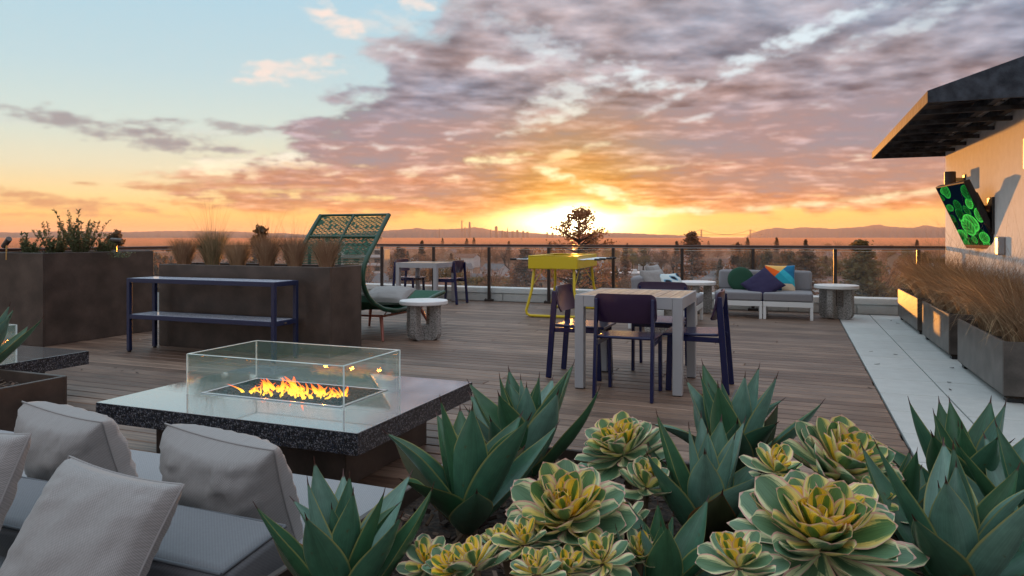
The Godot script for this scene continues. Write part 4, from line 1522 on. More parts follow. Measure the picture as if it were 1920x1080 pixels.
func make_daybed() -> void:
	# low sofa seen from behind: seat beyond, back cushions nearer, a second seat this side
	var xr := -1.24
	var t := thing("low_sofa", "low grey sofa with loose pillows facing the granite fire table", "sofa", Vector3(-2.9, 0, -1.9))
	var f := MB.new()
	f.bx(Vector3(0, 0.07, -0.02), Vector3(3.26, 0.14, 0.72), 0.006)
	part(t, "platform", f.mesh(), M.black)
	for i in 2:
		var c := MB.new()
		c.rbox(Transform3D(Basis.IDENTITY, Vector3(0.835 - 1.665 * i, 0.222, -0.02)), Vector3(1.645, 0.155, 0.68), 0.035, 0.012)
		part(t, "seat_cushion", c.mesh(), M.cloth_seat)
	for i in 3:
		var m := MB.new()
		m.rbox(Transform3D(Basis(Vector3.RIGHT, 0.12), Vector3(1.13 - 1.115 * i, 0.315, 0.49)), Vector3(1.10, 0.27, 0.24), 0.03, 0.02)
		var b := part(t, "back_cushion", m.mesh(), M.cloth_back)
		var p := MB.new()
		var o := Vector3(1.13 - 1.115 * i, 0.315, 0.49)
		var ring := []
		for q in [[-0.542, -0.112], [0.542, -0.112], [0.542, 0.112], [-0.542, 0.112]]:
			ring.append(o + Basis(Vector3.RIGHT, 0.12) * Vector3(q[0], 0.128, q[1]))
		for k in 4: p.tube([ring[k], ring[(k + 1) % 4]], 0.005, 6)
		part(b, "piping", p.mesh(), M.piping_dark)
	# near seat, mostly below the frame
	var t2 := thing("grey_ottoman", "grey seat under the large square pillow behind the low sofa", "sofa", Vector3(-2.35, 0, -0.98))
	var n := MB.new()
	n.rbox(Transform3D(Basis.IDENTITY, Vector3(0, 0.24, 0)), Vector3(2.0, 0.2, 0.8), 0.035, 0.012)
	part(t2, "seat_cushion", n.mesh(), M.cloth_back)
	var nf := MB.new()
	nf.bx(Vector3(0, 0.07, 0), Vector3(1.96, 0.14, 0.76), 0.006)
	part(t2, "platform", nf.mesh(), M.black)
	pillow("grey lumbar pillow on the low sofa nearer the agaves", 0.45, 0.38, 0.25, tilt(-6, 20, -3), away(436, 918, 2.16), M.cloth_pillow, 51)
	pillow("grey lumbar pillow on the low sofa nearer the low planter", 0.44, 0.37, 0.25, tilt(-6, 20, -3), away(146, 858, 2.46), M.cloth_pillow, 52)
	pillow("large square grey pillow standing behind the two lumbar pillows", 0.36, 0.36, 0.16, tilt(4, -32, -5), away(158, 1032, 1.60), M.cloth_pillow, 53)
	pillow("grey pillow partly seen beside the large square one", 0.38, 0.38, 0.16, tilt(0, -24, 0), away(-98, 945, 1.78), M.cloth_pillow, 54)

# ---------------------------------------------------------------- plants
func plant_materials() -> void:
	var g := field(256, 256, 0.03, 4, 61)
	var s1 := field(256, 256, 0.09, 3, 62)
	# agave: blue green, faint stripes along the leaf, pale margin, brown spine
	for i in 3:
		var tint: Vector3 = [Vector3(0.27, 0.43, 0.34), Vector3(0.39, 0.53, 0.47), Vector3(0.23, 0.39, 0.27)][i]
		var tex := paint(96, 256, func(x: int, y: int):
			var u: float = absf(x / 95.0 - 0.5) * 2.0
			var v: float = y / 255.0
			var k := 1.0 + (g[(y % 256) * 256 + (x + 60 * i) % 256] / 255.0 - 0.5) * 0.16 + (s1[(y / 16) * 256 + (x * 3) % 256] / 255.0 - 0.5) * 0.22
			var c := Color(tint.x * k, tint.y * k, tint.z * k)
			# blemishes
			if g[y * 256 + (x + 90 + i * 40) % 256] > 222 and v > 0.3: c = c.lerp(Color(0.36, 0.30, 0.18), 0.5)
			if u > 0.93: c = c.lerp(Color(0.66, 0.62, 0.36), smoothstep(0.93, 0.98, u) * 0.8)
			if v > 0.92: c = c.lerp(Color(0.26, 0.12, 0.09), smoothstep(0.92, 0.95, v))
			return c)
		var m := textured("agave_%d" % i, tex, 1.0, 0.36, false)
		m.backlight_enabled = true
		m.backlight = Color(0.05, 0.07, 0.03)
	# tree aeonium: green middle stripe in yellow, pink edge; older leaves greener
	for i in 3:
		var tex := paint(64, 128, func(x: int, y: int):
			var u: float = absf(x / 63.0 - 0.5) * 2.0
			var v: float = y / 127.0
			var st := (s1[(y / 8) * 256 + (x * 5 + 31 * i) % 256] / 255.0 - 0.5)
			var wide: float = [0.30, 0.50, 0.66][i] * (0.55 + 0.6 * v)
			var yel: Color = [Color(0.95, 0.79, 0.24), Color(0.93, 0.84, 0.48), Color(0.87, 0.87, 0.66)][i]
			var grn: Color = [Color(0.36, 0.50, 0.20), Color(0.34, 0.49, 0.29), Color(0.36, 0.50, 0.37)][i]
			var c := yel.lerp(grn, smoothstep(wide + 0.12, wide - 0.10, u + st * 0.55))
			c = c.lerp(Color(0.90, 0.89, 0.74), smoothstep(0.66, 0.95, u) * 0.65)
			if u > 0.92 or v > 0.975: c = c.lerp(Color(0.90, 0.66, 0.62), 0.75)
			c = c * (1.0 + st * 0.25)
			return c)
		var m := textured("aeonium_%d" % i, tex, 1.0, 0.42, false)
		m.backlight_enabled = true
		m.backlight = Color(0.12, 0.10, 0.04)
	mat("stem", lin(0.14, 0.10, 0.06), 0.85)
	textured("agave_dry", M.agave_2.albedo_texture, 1.0, 0.8, false, Color(0.95, 0.62, 0.5))
	for d in [["straw", 0.30, 0.175, 0.085], ["straw_pale", 0.50, 0.34, 0.19], ["straw_rust", 0.26, 0.135, 0.065], ["straw_olive", 0.16, 0.12, 0.045], ["shrub_leaf", 0.085, 0.110, 0.040], ["flower", 0.55, 0.22, 0.25]]:
		var m := mat(d[0], lin(d[1], d[2], d[3]), 0.7)
		m.backlight_enabled = true
		m.backlight = Color(0.25, 0.22, 0.16)

# a thick leaf that starts at the origin and leaves it towards +z at the given rise
func leaf_mesh(length: float, width: float, rise: float, bend: float, thick: float, cup: float, shape: Callable, rows := 16, cols := 8, wave := 0.0, ph := 0.0) -> ArrayMesh:
	var m := MB.new()
	var front := []
	var back := []
	var uvs := []
	var p := Vector3.ZERO
	var ang := rise
	for i in rows + 1:
		var s := float(i) / rows
		var w: float = shape.call(s) * width * 0.5
		var dir := Vector3(0, sin(ang), cos(ang))
		var nn := Vector3(0, cos(ang), -sin(ang))
		var f := PackedVector3Array()
		var b := PackedVector3Array()
		var q := PackedVector2Array()
		for j in cols + 1:
			var t := -1.0 + 2.0 * j / cols
			var th := thick * (1.0 - t * t) * (1.0 - 0.8 * s) * (0.4 + 0.6 * minf(1.0, w / (width * 0.3)))
			var lift := cup * w * t * t + wave * w * sin(s * 11.0 + ph + t) * absf(t)
			var c := p + Vector3(t * w, 0, 0) + nn * lift
			f.append(c + nn * th * 0.35)
			b.append(c - nn * th)
			q.append(Vector2(j / float(cols), s))
		front.append(f); back.append(b); uvs.append(q)
		p += dir * length / rows
		ang -= bend / rows
	var want: Vector3 = front[rows / 2][cols / 2] - back[rows / 2][cols / 2]
	m.grid(front, false, uvs, true, want)
	m.grid(back, false, uvs, true, -want)
	return m.mesh()

func agave_shape(s: float) -> float:
	if s > 0.93: return 0.045 * (1.0 - s) / 0.07 + 0.008
	if s < 0.40: return 0.58 + 0.42 * sin(s / 0.40 * PI / 2)
	return 0.05 + 0.95 * pow(cos(PI / 2 * (s - 0.40) / 0.54), 1.1)

func aeonium_shape(s: float) -> float:
	var a := 0.22 + 0.78 * smoothstep(0.0, 0.72, s)
	return a * sqrt(maxf(0.0, 1.0 - pow(s, 6.0))) + 0.01

func agave(label: String, at: Vector3, size: float, count: int, sd: int, spread := 1.0, called := "agave") -> void:
	var t := thing(called, label, "agave", at, 0.0, "agaves in the planters")
	R.seed = sd
	var st := MB.new()
	st.lathe(Vector3(0, -0.03, 0), [Vector2(0.028 * size, 0), Vector2(0.036 * size, 0.05), Vector2(0.02 * size, 0.10), Vector2(0, 0.11)], 10)
	part(t, "core", st.mesh(), M.stem)
	var spin := R.randf() * TAU
	for i in count:
		var f := float(i) / (count - 1)                 # 0 in the middle, 1 outside
		var az := spin + i * 2.39996 + R.randf_range(-0.15, 0.15)
		var ln := size * lerpf(0.29, 0.385, sin(f * PI * 0.75)) * R.randf_range(0.88, 1.1)
		var rise := deg_to_rad(lerpf(86.0, 26.0 / spread, pow(f, 1.05)) + R.randf_range(-5, 5))
		var bend := -0.75 * f * R.randf_range(0.15, 1.1) + (0.9 * R.randf() if R.randf() < 0.2 else 0.0)
		var wd := size * lerpf(0.075, 0.128, minf(1.0, f * 1.6)) * R.randf_range(0.9, 1.1)
		var m := leaf_mesh(ln, wd, rise, bend, 0.011 * size, lerpf(0.75, 0.42, f), agave_shape, 18, 8, 0.03, R.randf() * 6.0)
		var xf := Transform3D(Basis(Vector3.UP, az) * Basis(Vector3.BACK, R.randf_range(-0.14, 0.14)), Vector3(sin(az), 0, cos(az)) * 0.022 * size + Vector3(0, lerpf(0.05, 0.0, f) * size, 0))
		var lf := part(t, "leaf", m, M["agave_%d" % (R.randi() % 3)], xf)
		if f > 0.85 and R.randf() < 0.3:
			lf.material_override = M.agave_dry
			lf.set_meta("label", "withered brown outer leaf")

var aeo := {}
func aeonium(label: String, at: Vector3, radius: float, count: int, sd: int, lean: Vector3, young := 0.0, called := "yellow_aeonium") -> void:
	var t := thing(called, label, "succulent", at, 0.0, "variegated rosettes among the agaves")
	R.seed = sd
	var up := (Vector3.UP + lean).normalized()
	var side := up.cross(Vector3.BACK).normalized()
	t.basis = Basis(side, up, side.cross(up).normalized()).orthonormalized()
	if t.basis.determinant() < 0.0: t.basis = Basis(-side, up, side.cross(up))
	var spin := R.randf() * TAU
	var inv := t.basis.inverse()
	var stem := MB.new()
	var foot := inv * Vector3(-lean.x * 0.1, 0.33 - at.y, -lean.z * 0.1)
	stem.tube([Vector3(0, 0.0, 0), foot * 0.5 + Vector3(0.004, 0, 0), foot], [0.010, 0.011, 0.014], 8)
	part(t, "stem", stem.mesh(), M.stem)
	var kind := sd % 4
	if not aeo.has(kind):
		aeo[kind] = []
		for i in 9:
			var f := i / 8.0
			aeo[kind].append(leaf_mesh(1.0, lerpf(0.56, 0.44 + 0.05 * kind, f), deg_to_rad(lerpf(82.0, -14.0 + 6.0 * (kind % 2), pow(f, 0.8))), lerpf(-0.3, -0.35 - 0.18 * kind, f), 0.075, lerpf(0.55, 0.22 + 0.07 * kind, f), aeonium_shape, 10, 6, 0.05, i * 1.3 + kind))
	for i in count:
		var f := float(i) / (count - 1)
		var az := spin + i * 2.39996 + R.randf_range(-0.12, 0.12)
		var ln := radius * lerpf(0.22, 1.0, pow(f, 0.62)) * R.randf_range(0.9, 1.08)
		var k := clampi(roundi(f * 8.0 + R.randf_range(-1.0, 1.0)), 0, 8)
		var fm := f + R.randf_range(-0.14, 0.14)
		var mt := "aeonium_0" if fm < 0.34 + young else ("aeonium_1" if fm < 0.62 + young else "aeonium_2")
		var bs := Basis(Vector3.UP, az) * Basis(Vector3.BACK, R.randf_range(-0.3, 0.3)) * Basis(Vector3.RIGHT, R.randf_range(-0.2, 0.2))
		part(t, "leaf", aeo[kind][k], M[mt], Transform3D(bs.scaled(Vector3.ONE * ln), Vector3(0, radius * lerpf(0.14, -0.10, f), 0)))

func make_succulents() -> void:
	var soil := 0.365
	# [photo column and row of the foot, size, leaves, seed, spread, label]
	for p in [[640, 1150, 0.82, 17, 101, 1.15, "blue green agave closest to the grey sofa corner"],
			[985, 892, 1.02, 17, 102, 0.8, "tall agave beyond the yellow rosettes with the bare deck behind it"],
			[876, 992, 1.02, 15, 103, 1.0, "broad agave between the fire table and the pink edged rosette"],
			[1376, 900, 1.02, 18, 104, 0.85, "agave with a small spotlight standing behind its leaves"],
			[1322, 1020, 0.90, 15, 105, 1.0, "blue agave in front of the agave with the spotlight"],
			[1818, 985, 0.95, 16, 106, 0.85, "agave standing before the pale paving"],
			[1800, 1135, 0.95, 15, 107, 1.1, "big leaved agave next to the largest rosette on the paving side"],
			[1960, 1070, 0.9, 15, 109, 1.0, "agave cut off by the frame below the steel planter"],
			[1240, 1150, 0.66, 14, 108, 0.9, "small agave poking up between the pink edged and the largest rosette"],
			[1690, 1010, 0.72, 12, 111, 1.0, "dark agave squeezed between the yellow striped rosette and the paving agaves"]]:
		agave(p[6], on(p[0], p[1], soil), p[2], p[3], p[4], p[5])
	agave("young agave in the low dark planter", on(-40, 700, 0.35), 1.15, 18, 110, 1.0)
	aeonium("cream and green rosette in front of the deck between two agaves", away(1168, 850, 2.18), 0.165, 62, 201, Vector3(-0.25, 0, 0.35), -0.02)
	aeonium("pink edged yellow and green rosette in front of the broad agave", away(1062, 978, 1.66), 0.176, 56, 202, Vector3(0.10, 0, 0.45), -0.08)
	aeonium("yellow striped rosette behind the largest rosette", away(1578, 880, 2.0), 0.190, 58, 203, Vector3(0.28, 0, 0.30), 0.0)
	aeonium("largest rosette with a golden heart and pale green outer leaves", away(1540, 1022, 1.56), 0.225, 74, 204, Vector3(-0.02, 0, 0.36), 0.0)
	var small := [[985, 1020, 1.56, 0.085, "small golden rosette tucked under the pink edged one"], [890, 1062, 1.52, 0.090, "small round leaved rosette at the foot of the broad agave"], [1130, 1055, 1.5, 0.085, "small green edged rosette beside the small agave"], [1212, 912, 1.95, 0.10, "small yellow rosette below the cream and green one"], [1452, 885, 1.94, 0.115, "small upright rosette between the blue agave and the yellow striped one"], [1475, 935, 1.85, 0.09, "small green rosette above the largest one"], [1385, 1062, 1.46, 0.105, "green rosette touching the largest one on the blue agave side"], [945, 1025, 1.6, 0.075, "tiny golden rosette next to the broad agave foot"], [1060, 1075, 1.5, 0.085, "small rosette directly below the pink edged one"], [1165, 985, 1.75, 0.09, "small rosette between the pink edged one and the blue agave"], [1005, 1075, 1.46, 0.075, "small rosette between two others under the pink edged one"], [1200, 1040, 1.58, 0.07, "tiny rosette beside the small agave"], [1640, 945, 1.8, 0.09, "small rosette half under the yellow striped one"], [800, 1060, 1.6, 0.085, "small rosette on the bare soil beside the agave at the sofa corner"], [850, 1075, 1.52, 0.085, "small rosette between the broad agave and the small golden ones"]]
	for i in small.size():
		var s: Array = small[i]
		aeonium(s[4], away(s[0], s[1], s[2]), s[3], 26, 220 + i, Vector3(R.randf_range(-0.35, 0.35), 0, R.randf_range(0.1, 0.5)), 0.05, "small_aeonium")
	# little spotlight among the leaves and a pale box in the soil
	spotlight("small bronze spotlight among the agave leaves", away(1378, 770, 2.62), Vector3(0.25, 0.62, -0.5), 0.34)
	var bx := MB.new()
	bx.bx(Vector3(0, 0.03, 0), Vector3(0.075, 0.06, 0.05), 0.004)
	solo("junction_box", "small pale box in the soil under the small agave", "box", bx.mesh(), M.white_paint, on(1198, 1092, 0.36) + Vector3(0, 0.0, 0))

func spotlight(label: String, at: Vector3, aim: Vector3, foot: float) -> void:
	var t := thing("garden_spotlight", label, "spotlight", at, 0.0, "bronze garden spotlights")
	var d := aim.normalized()
	var m := MB.new()
	m.tube([-d * 0.075, -d * 0.07, d * 0.07, d * 0.075], [0.024, 0.029, 0.031, 0.029], 16)
	part(t, "lamp_head", m.mesh(), M.bronze_grey)
	var s := MB.new()
	s.tube([Vector3(0, -0.02, 0), Vector3(0, foot - at.y, 0)], 0.008, 8)
	part(t, "stake", s.mesh(), M.brass)

# tuft of thin blades that lean out and bow
func tuft_mesh(count: int, h: float, spread: float, droop: float, w: float, sd: int, foot := 0.05, wisps := 0) -> ArrayMesh:
	var rr := RandomNumberGenerator.new()
	rr.seed = sd
	var m := MB.new()
	for i in count + wisps:
		var wisp := i >= count
		var a := rr.randf() * TAU
		var out := Vector3(cos(a), 0, sin(a))
		var r0 := foot * sqrt(rr.randf())
		var hh := h * (rr.randf_range(0.55, 1.05) if not wisp else rr.randf_range(1.35, 1.9))
		var lean := spread * rr.randf_range(0.15, 1.0)
		var dr := droop * rr.randf_range(0.2, 1.3)
		var base := out * r0 + Vector3(rr.randf_range(-0.01, 0.01), -0.02, 0)
		var sd2 := out.cross(Vector3.UP).rotated(Vector3.UP, rr.randf_range(-1.2, 1.2))
		var sway := sd2 * rr.randf_range(-0.28, 0.28) * h
		var ww := w * (rr.randf_range(0.6, 1.2) if not wisp else 0.55)
		var f := m.v.size()
		var n := 6
		for k in n + 1:
			var s := float(k) / n
			var p := base + out * (lean * hh * s * (0.35 + 0.65 * s)) + Vector3.UP * (hh * (s - dr * s * s * s)) + sway * s * s
			var wd := sd2 * ww * (1.0 - 0.85 * s) * 0.5
			var nn := (out + Vector3.UP * 0.5).normalized()
			m.put(p - wd, nn); m.put(p + wd, nn)
		for k in n:
			var b := f + k * 2
			m.face(b, b + 1, b + 3, m.n[b])
			m.face(b, b + 3, b + 2, m.n[b])
	return m.mesh()

func make_grass() -> void:
	# six stiff tufts in the bronze planter
	var spots := [[345, 0.26, 0, 0.30, "short straw tuft nearest the tall planter"], [398, 0.33, 36, 0.34, "tallest green brown tuft with long seed stalks"], [446, 0.24, 0, 0.36, "low rounded straw tuft between two taller ones"], [500, 0.30, 26, 0.34, "bushy straw tuft in front of the dark conifer"], [552, 0.28, 20, 0.26, "narrow upright straw tuft beside the lounger hood"], [612, 0.27, 0, 0.34, "reddish straw tuft at the end of the bronze planter"]]
	for i in spots.size():
		var s: Array = spots[i]
		var t := thing("grass_tuft", s[4] + " in the bronze planter", "grass", Vector3(xz(s[0], -6.22), 0.855, -6.22), 0.0, "grass tufts in the bronze planter")
		part(t, "blades", tuft_mesh(1300, s[1] * 1.45, s[3] * 1.15, 0.10, 0.0058, 300 + i, 0.06, s[2]), M[["straw_rust", "straw_olive", "straw", "straw_rust", "straw_rust", "straw_rust"][i]])
		part(t, "pale_stalks", tuft_mesh(60, s[1] * 1.55, s[3] * 1.3, 0.15, 0.0085, 340 + i, 0.05), M.straw_pale)
		part(t, "dry_blades", tuft_mesh(380, s[1] * 1.5, s[3] * 1.4, 0.22, 0.0046, 320 + i, 0.06, s[2] / 3), M.straw)
	# three bowing clumps of sedge in each steel planter
	var where := [[-6.15, -7.73, "planter farthest from the railing"], [-8.13, -9.72, "middle steel planter"], [-10.08, -11.89, "sunlit planter by the parapet"]]
	R.seed = 31
	for w in where:
		for k in 4:
			var z := lerpf(w[0], w[1], (k + 0.5) / 4.0)
			var nm: String = ["first", "second", "third", "last"][k]
			var t := thing("sedge_clump", "%s bowing brown sedge clump, counted towards the railing, in the %s" % [nm, w[2]], "grass", Vector3(1.70 + R.randf_range(-0.06, 0.06), 0.375, z), R.randf() * 360.0, "brown sedge in the steel planters")
			part(t, "blades", tuft_mesh(800, R.randf_range(0.70, 0.86), 0.72, 0.40, 0.0042, 400 + k, 0.13, 30), M.straw)
			part(t, "pale_stalks", tuft_mesh(150, R.randf_range(0.70, 0.9), 1.0, 0.75, 0.0075, 440 + k, 0.12), M.straw_pale)
			part(t, "blades", tuft_mesh(520, R.randf_range(0.58, 0.74), 0.85, 0.5, 0.0046, 420 + k, 0.12), M.straw_rust)

# upright twigs set with small leaves
func make_shrubs() -> void:
	var spots := [[150, 395, 0.30, 22, "leafy shrub with the tallest twigs in the tall planter"], [105, 418, 0.26, 18, "shrub of fine upright twigs in the tall planter"], [55, 436, 0.20, 14, "low shrub beside the spotlight facing the frame edge"], [195, 440, 0.18, 14, "low spreading shrub beside the level spotlight"]]
	for i in spots.size():
		var s: Array = spots[i]
		var px: float = s[0]
		var foot := away(px, 470, 8.5 + 0.3 * (i % 2))
		foot.y = 0.95
		var t := thing("leafy_shrub", s[4], "shrub", foot, 0.0, "shrubs in the tall planter")
		R.seed = 500 + i
		var tw := MB.new()
		var lf := MB.new()
		var hmax: float = away(px, s[1], 8.5).y - 0.95
		for k in s[3] * 2:
			var a := R.randf() * TAU
			var o := Vector3(cos(a), 0, sin(a))
			var hh := hmax * (R.randf_range(0.35, 0.8) if k > 2 else 1.0)
			var lean := R.randf_range(0.1, 0.9) * (0.35 if k < 2 else 1.0)
			var pts := []
			for j in 6:
				var q := j / 5.0
				pts.append(o * (0.03 + lean * hh * q * 0.8) + Vector3.UP * hh * q + Vector3(sin(j * 2.0 + k), 0, cos(j * 1.7 + k)) * 0.008)
			tw.tube(pts, [0.004, 0.0035, 0.003, 0.0025, 0.002, 0.001], 4, false)
			for j in int(hh * 190.0) + 14:
				var q := R.randf_range(0.12, 1.0)
				var p: Vector3 = (pts[int(q * 4.99)] as Vector3).lerp(pts[mini(int(q * 4.99) + 1, 5)], fposmod(q * 4.99, 1.0))
				var d := Vector3(R.randf_range(-1, 1), R.randf_range(0.1, 1.4), R.randf_range(-1, 1)).normalized()
				var sd2 := d.cross(Vector3(R.randf_range(-1, 1), R.randf_range(-1, 1), R.randf_range(-1, 1))).normalized()
				var l := R.randf_range(0.024, 0.046)
				lf.poly([p, p + d * l * 0.5 + sd2 * l * 0.17, p + d * l, p + d * l * 0.5 - sd2 * l * 0.17], sd2.cross(d))
		part(t, "twigs", tw.mesh(), M.stem)
		part(t, "leaves", lf.mesh(), M.shrub_leaf)
	for i in 3:
		var px: float = [42, 75, 228][i]
		var p := away(px, [452, 462, 466][i], 8.6)
		p.y = 0.95
		var t := thing("flower_clump", ["pink flower clump beside the shrub at the frame edge", "pink flower clump between the two low shrubs", "pink flower clump under the level spotlight"][i], "flowers", p, 0.0, "pink flowers in the tall planter")
		R.seed = 540 + i
		var lf := MB.new()
		var fl := MB.new()
		for k in 160:
			var c := Vector3(R.randfn(0, 0.07), R.randf_range(0.0, 0.07), R.randfn(0, 0.07))
			var d := Vector3(R.randf_range(-1, 1), R.randf_range(0, 1), R.randf_range(-1, 1)).normalized()
			var sd2 := d.cross(Vector3.UP + Vector3(0.1, 0, 0)).normalized()
			lf.poly([c, c + d * 0.015 + sd2 * 0.007, c + d * 0.03, c + d * 0.015 - sd2 * 0.007], sd2.cross(d))
		for k in 9:
			var c := Vector3(R.randfn(0, 0.05), R.randf_range(0.06, 0.11), R.randfn(0, 0.05))
			for q in 6:
				var d := Vector3(cos(q * TAU / 6), 0.35, sin(q * TAU / 6)).normalized()
				var sd2 := d.cross(Vector3.UP).normalized()
				fl.poly([c, c + d * 0.009 + sd2 * 0.005, c + d * 0.016, c + d * 0.009 - sd2 * 0.005], Vector3.UP)
		part(t, "leaves", lf.mesh(), M.shrub_leaf)
		part(t, "petals", fl.mesh(), M.flower)
	spotlight("bronze spotlight aimed up at the edge of the tall planter", away(12, 455, 8.0), Vector3(0.75, 0.55, 0.1), 0.95)
	spotlight("bronze spotlight lying level over the tall planter", away(218, 451, 8.9), Vector3(0.95, -0.06, -0.3), 0.95)

# ---------------------------------------------------------------- the view beyond the railing
func crown_conifer(sd: int, quads: int, droop: float, bare: float, rad := 0.21, power := 0.75, cs := 1.0, per := 14, puff := 0.012, limb := 0.004) -> Array:
	# unit tree: height 1, crown radius about 0.2
	var rr := RandomNumberGenerator.new()
	rr.seed = sd
	var tr := MB.new()
	tr.tube([Vector3.ZERO, Vector3(0.005, 0.4, 0), Vector3(-0.004, 0.75, 0.003), Vector3(0, 0.98, 0)], [0.022, 0.015, 0.008, 0.002], 7)
	var m := MB.new()
	for b in quads / per:
		var f := pow(rr.randf(), 0.8)
		var y := lerpf(bare, 0.97, f)
		var len := rad * pow(1.0 - f, power) * rr.randf_range(0.45, 1.15) + 0.012
		var a := rr.randf() * TAU
		var o := Vector3(cos(a), 0, sin(a))
		var tip := o * len + Vector3(0, y + len * rr.randf_range(-0.1, 0.35) - droop * len, 0)
		tr.tube([Vector3(0, y, 0), tip * 0.9 + Vector3(0, y * 0.1, 0)], [limb, 0.001], 4, false)
		for q in per:
			var s := rr.randf_range(0.35, 1.05) if puff < 0.013 else rr.randf_range(0.7, 1.02)
			var c := Vector3(0, y, 0).lerp(tip, s) + Vector3(rr.randfn(0, puff), rr.randfn(0, puff * 0.75), rr.randfn(0, puff))
			card(m, rr, c, rr.randf_range(0.008, 0.019) * cs)
	return [tr.mesh(), m.mesh()]

func card(m: MB, rr: RandomNumberGenerator, c: Vector3, s: float) -> void:
	var n := Vector3(rr.randf_range(-1, 1), rr.randf_range(-0.5, 1), rr.randf_range(-1, 1)).normalized()
	var a := n.cross(Vector3(rr.randf_range(-1, 1), rr.randf_range(-1, 1), rr.randf_range(-1, 1))).normalized()
	var b := n.cross(a)
	m.poly([c + a * s, c + b * s * 0.6, c - a * s * 0.8, c - b * s * 0.5], n)

func crown_round(sd: int, quads: int, lobes: int, high: float, flat := 1.0) -> Array:
	var rr := RandomNumberGenerator.new()
	rr.seed = sd
	var tr := MB.new()
	tr.tube([Vector3.ZERO, Vector3(0.01, high * 0.5, 0), Vector3(0, high, 0)], [0.035, 0.025, 0.018], 7)
	var m := MB.new()
	var per := quads / lobes
	for l in lobes:
		var a := rr.randf() * TAU
		var rad := 0.30 * sqrt(rr.randf())
		var c := Vector3(cos(a) * rad, lerpf(high + 0.05, 0.88, rr.randf() * (1.0 - rad * 1.2)), sin(a) * rad)
		tr.tube([Vector3(0, high * 0.8, 0), Vector3(c.x * 0.5, lerpf(high, c.y, 0.6), c.z * 0.5), c], [0.014, 0.008, 0.002], 4, false)
		var r := rr.randf_range(0.07, 0.15)
		for q in per:
			var d := Vector3(rr.randfn(), rr.randfn() * 0.75 * flat, rr.randfn()).normalized() * r * pow(rr.randf(), 0.35)
			card(m, rr, c + d, rr.randf_range(0.011, 0.026))
	return [tr.mesh(), m.mesh()]

func crown_bare(sd: int) -> Array:
	# leafless winter tree: branching twigs
	var rr := RandomNumberGenerator.new()
	rr.seed = sd
	var tr := MB.new()
	var tw := MB.new()
	tr.tube([Vector3.ZERO, Vector3(0.01, 0.3, 0), Vector3(0, 0.55, 0.01)], [0.025, 0.018, 0.011], 6)
	for i in 26:
		var a := rr.randf() * TAU
		var y := rr.randf_range(0.22, 0.55)
		var p := Vector3(0, y, 0)
		var e := Vector3(cos(a) * rr.randf_range(0.1, 0.3), rr.randf_range(0.55, 0.95), sin(a) * rr.randf_range(0.1, 0.3))
		tr.tube([p, p.lerp(e, 0.5) + Vector3(0, -0.02, 0), e], [0.009, 0.006, 0.002], 4, false)
		for k in 26:
			var s := p.lerp(e, rr.randf_range(0.35, 1.0))
			var d := Vector3(rr.randf_range(-1, 1), rr.randf_range(0, 1.4), rr.randf_range(-1, 1)).normalized() * rr.randf_range(0.04, 0.11)
			var sd2 := d.cross(Vector3(rr.randf_range(-1, 1), 0.2, rr.randf_range(-1, 1))).normalized() * 0.0025
			tw.poly([s - sd2, s + sd2, s + d + sd2 * 0.4, s + d - sd2 * 0.4], sd2.cross(d).normalized())
	return [tr.mesh(), tw.mesh()]

var kinds := {}
func make_tree_kinds() -> void:
	for d in [["bark", 0.055, 0.038, 0.028], ["leaf_backlit", 0.30, 0.13, 0.055], ["leaf_conifer", 0.040, 0.042, 0.020], ["leaf_olive", 0.085, 0.078, 0.024], ["leaf_rust", 0.14, 0.066, 0.038], ["leaf_dark", 0.045, 0.036, 0.020], ["twig", 0.22, 0.12, 0.085]]:  # the lighter amber tone paints sunlight through the crown into its leaves
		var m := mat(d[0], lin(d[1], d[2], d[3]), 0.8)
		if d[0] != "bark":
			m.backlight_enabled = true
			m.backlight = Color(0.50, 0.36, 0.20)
	kinds["conifer"] = [crown_conifer(1, 3600, 0.15, 0.12), crown_conifer(2, 3600, 0.3, 0.18), crown_conifer(3, 3000, 0.0, 0.30)]
	kinds["cedar"] = [crown_conifer(5, 5200, -0.1, 0.12)]
	kinds["round"] = [crown_round(11, 3600, 26, 0.28), crown_round(12, 3600, 20, 0.22), crown_round(13, 3000, 16, 0.32)]
	kinds["pine"] = [crown_round(21, 2400, 12, 0.62, 0.6), crown_round(22, 2400, 9, 0.58, 0.6)]
	kinds["bare"] = [crown_bare(31), crown_bare(32)]

func tree(kind: String, v: int, leaf: String, label: String, at: Vector3, h: float, wide: float, group: String, turn := 0.0) -> Node3D:
	var names := {"conifer": "conifer_tree", "cedar": "cedar_tree", "round": "broadleaf_tree", "pine": "pine_tree", "bare": "bare_tree"}
	var t := thing(names[kind], label, "tree", at, turn, group)
	var a: Array = kinds[kind][v % kinds[kind].size()]
	var xf := Transform3D(Basis.from_scale(Vector3(wide, h, wide)), Vector3.ZERO)
	part(t, "trunk", a[0], M.bark, xf)
	part(t, "crown", a[1], M[leaf], xf)
	return t

# a tree whose top is seen at a pixel, at a distance, standing on the street level
func seen_tree(kind: String, v: int, leaf: String, label: String, px: float, py: float, d: float, width_px: float, unit_w: float, group := "") -> void:
	var top := away(px, py, d)
	var h := top.y - GROUND
	tree(kind, v, leaf, label, Vector3(top.x, GROUND, top.z), h, width_px * d / FOC / unit_w, group, v * 77.0 + px)

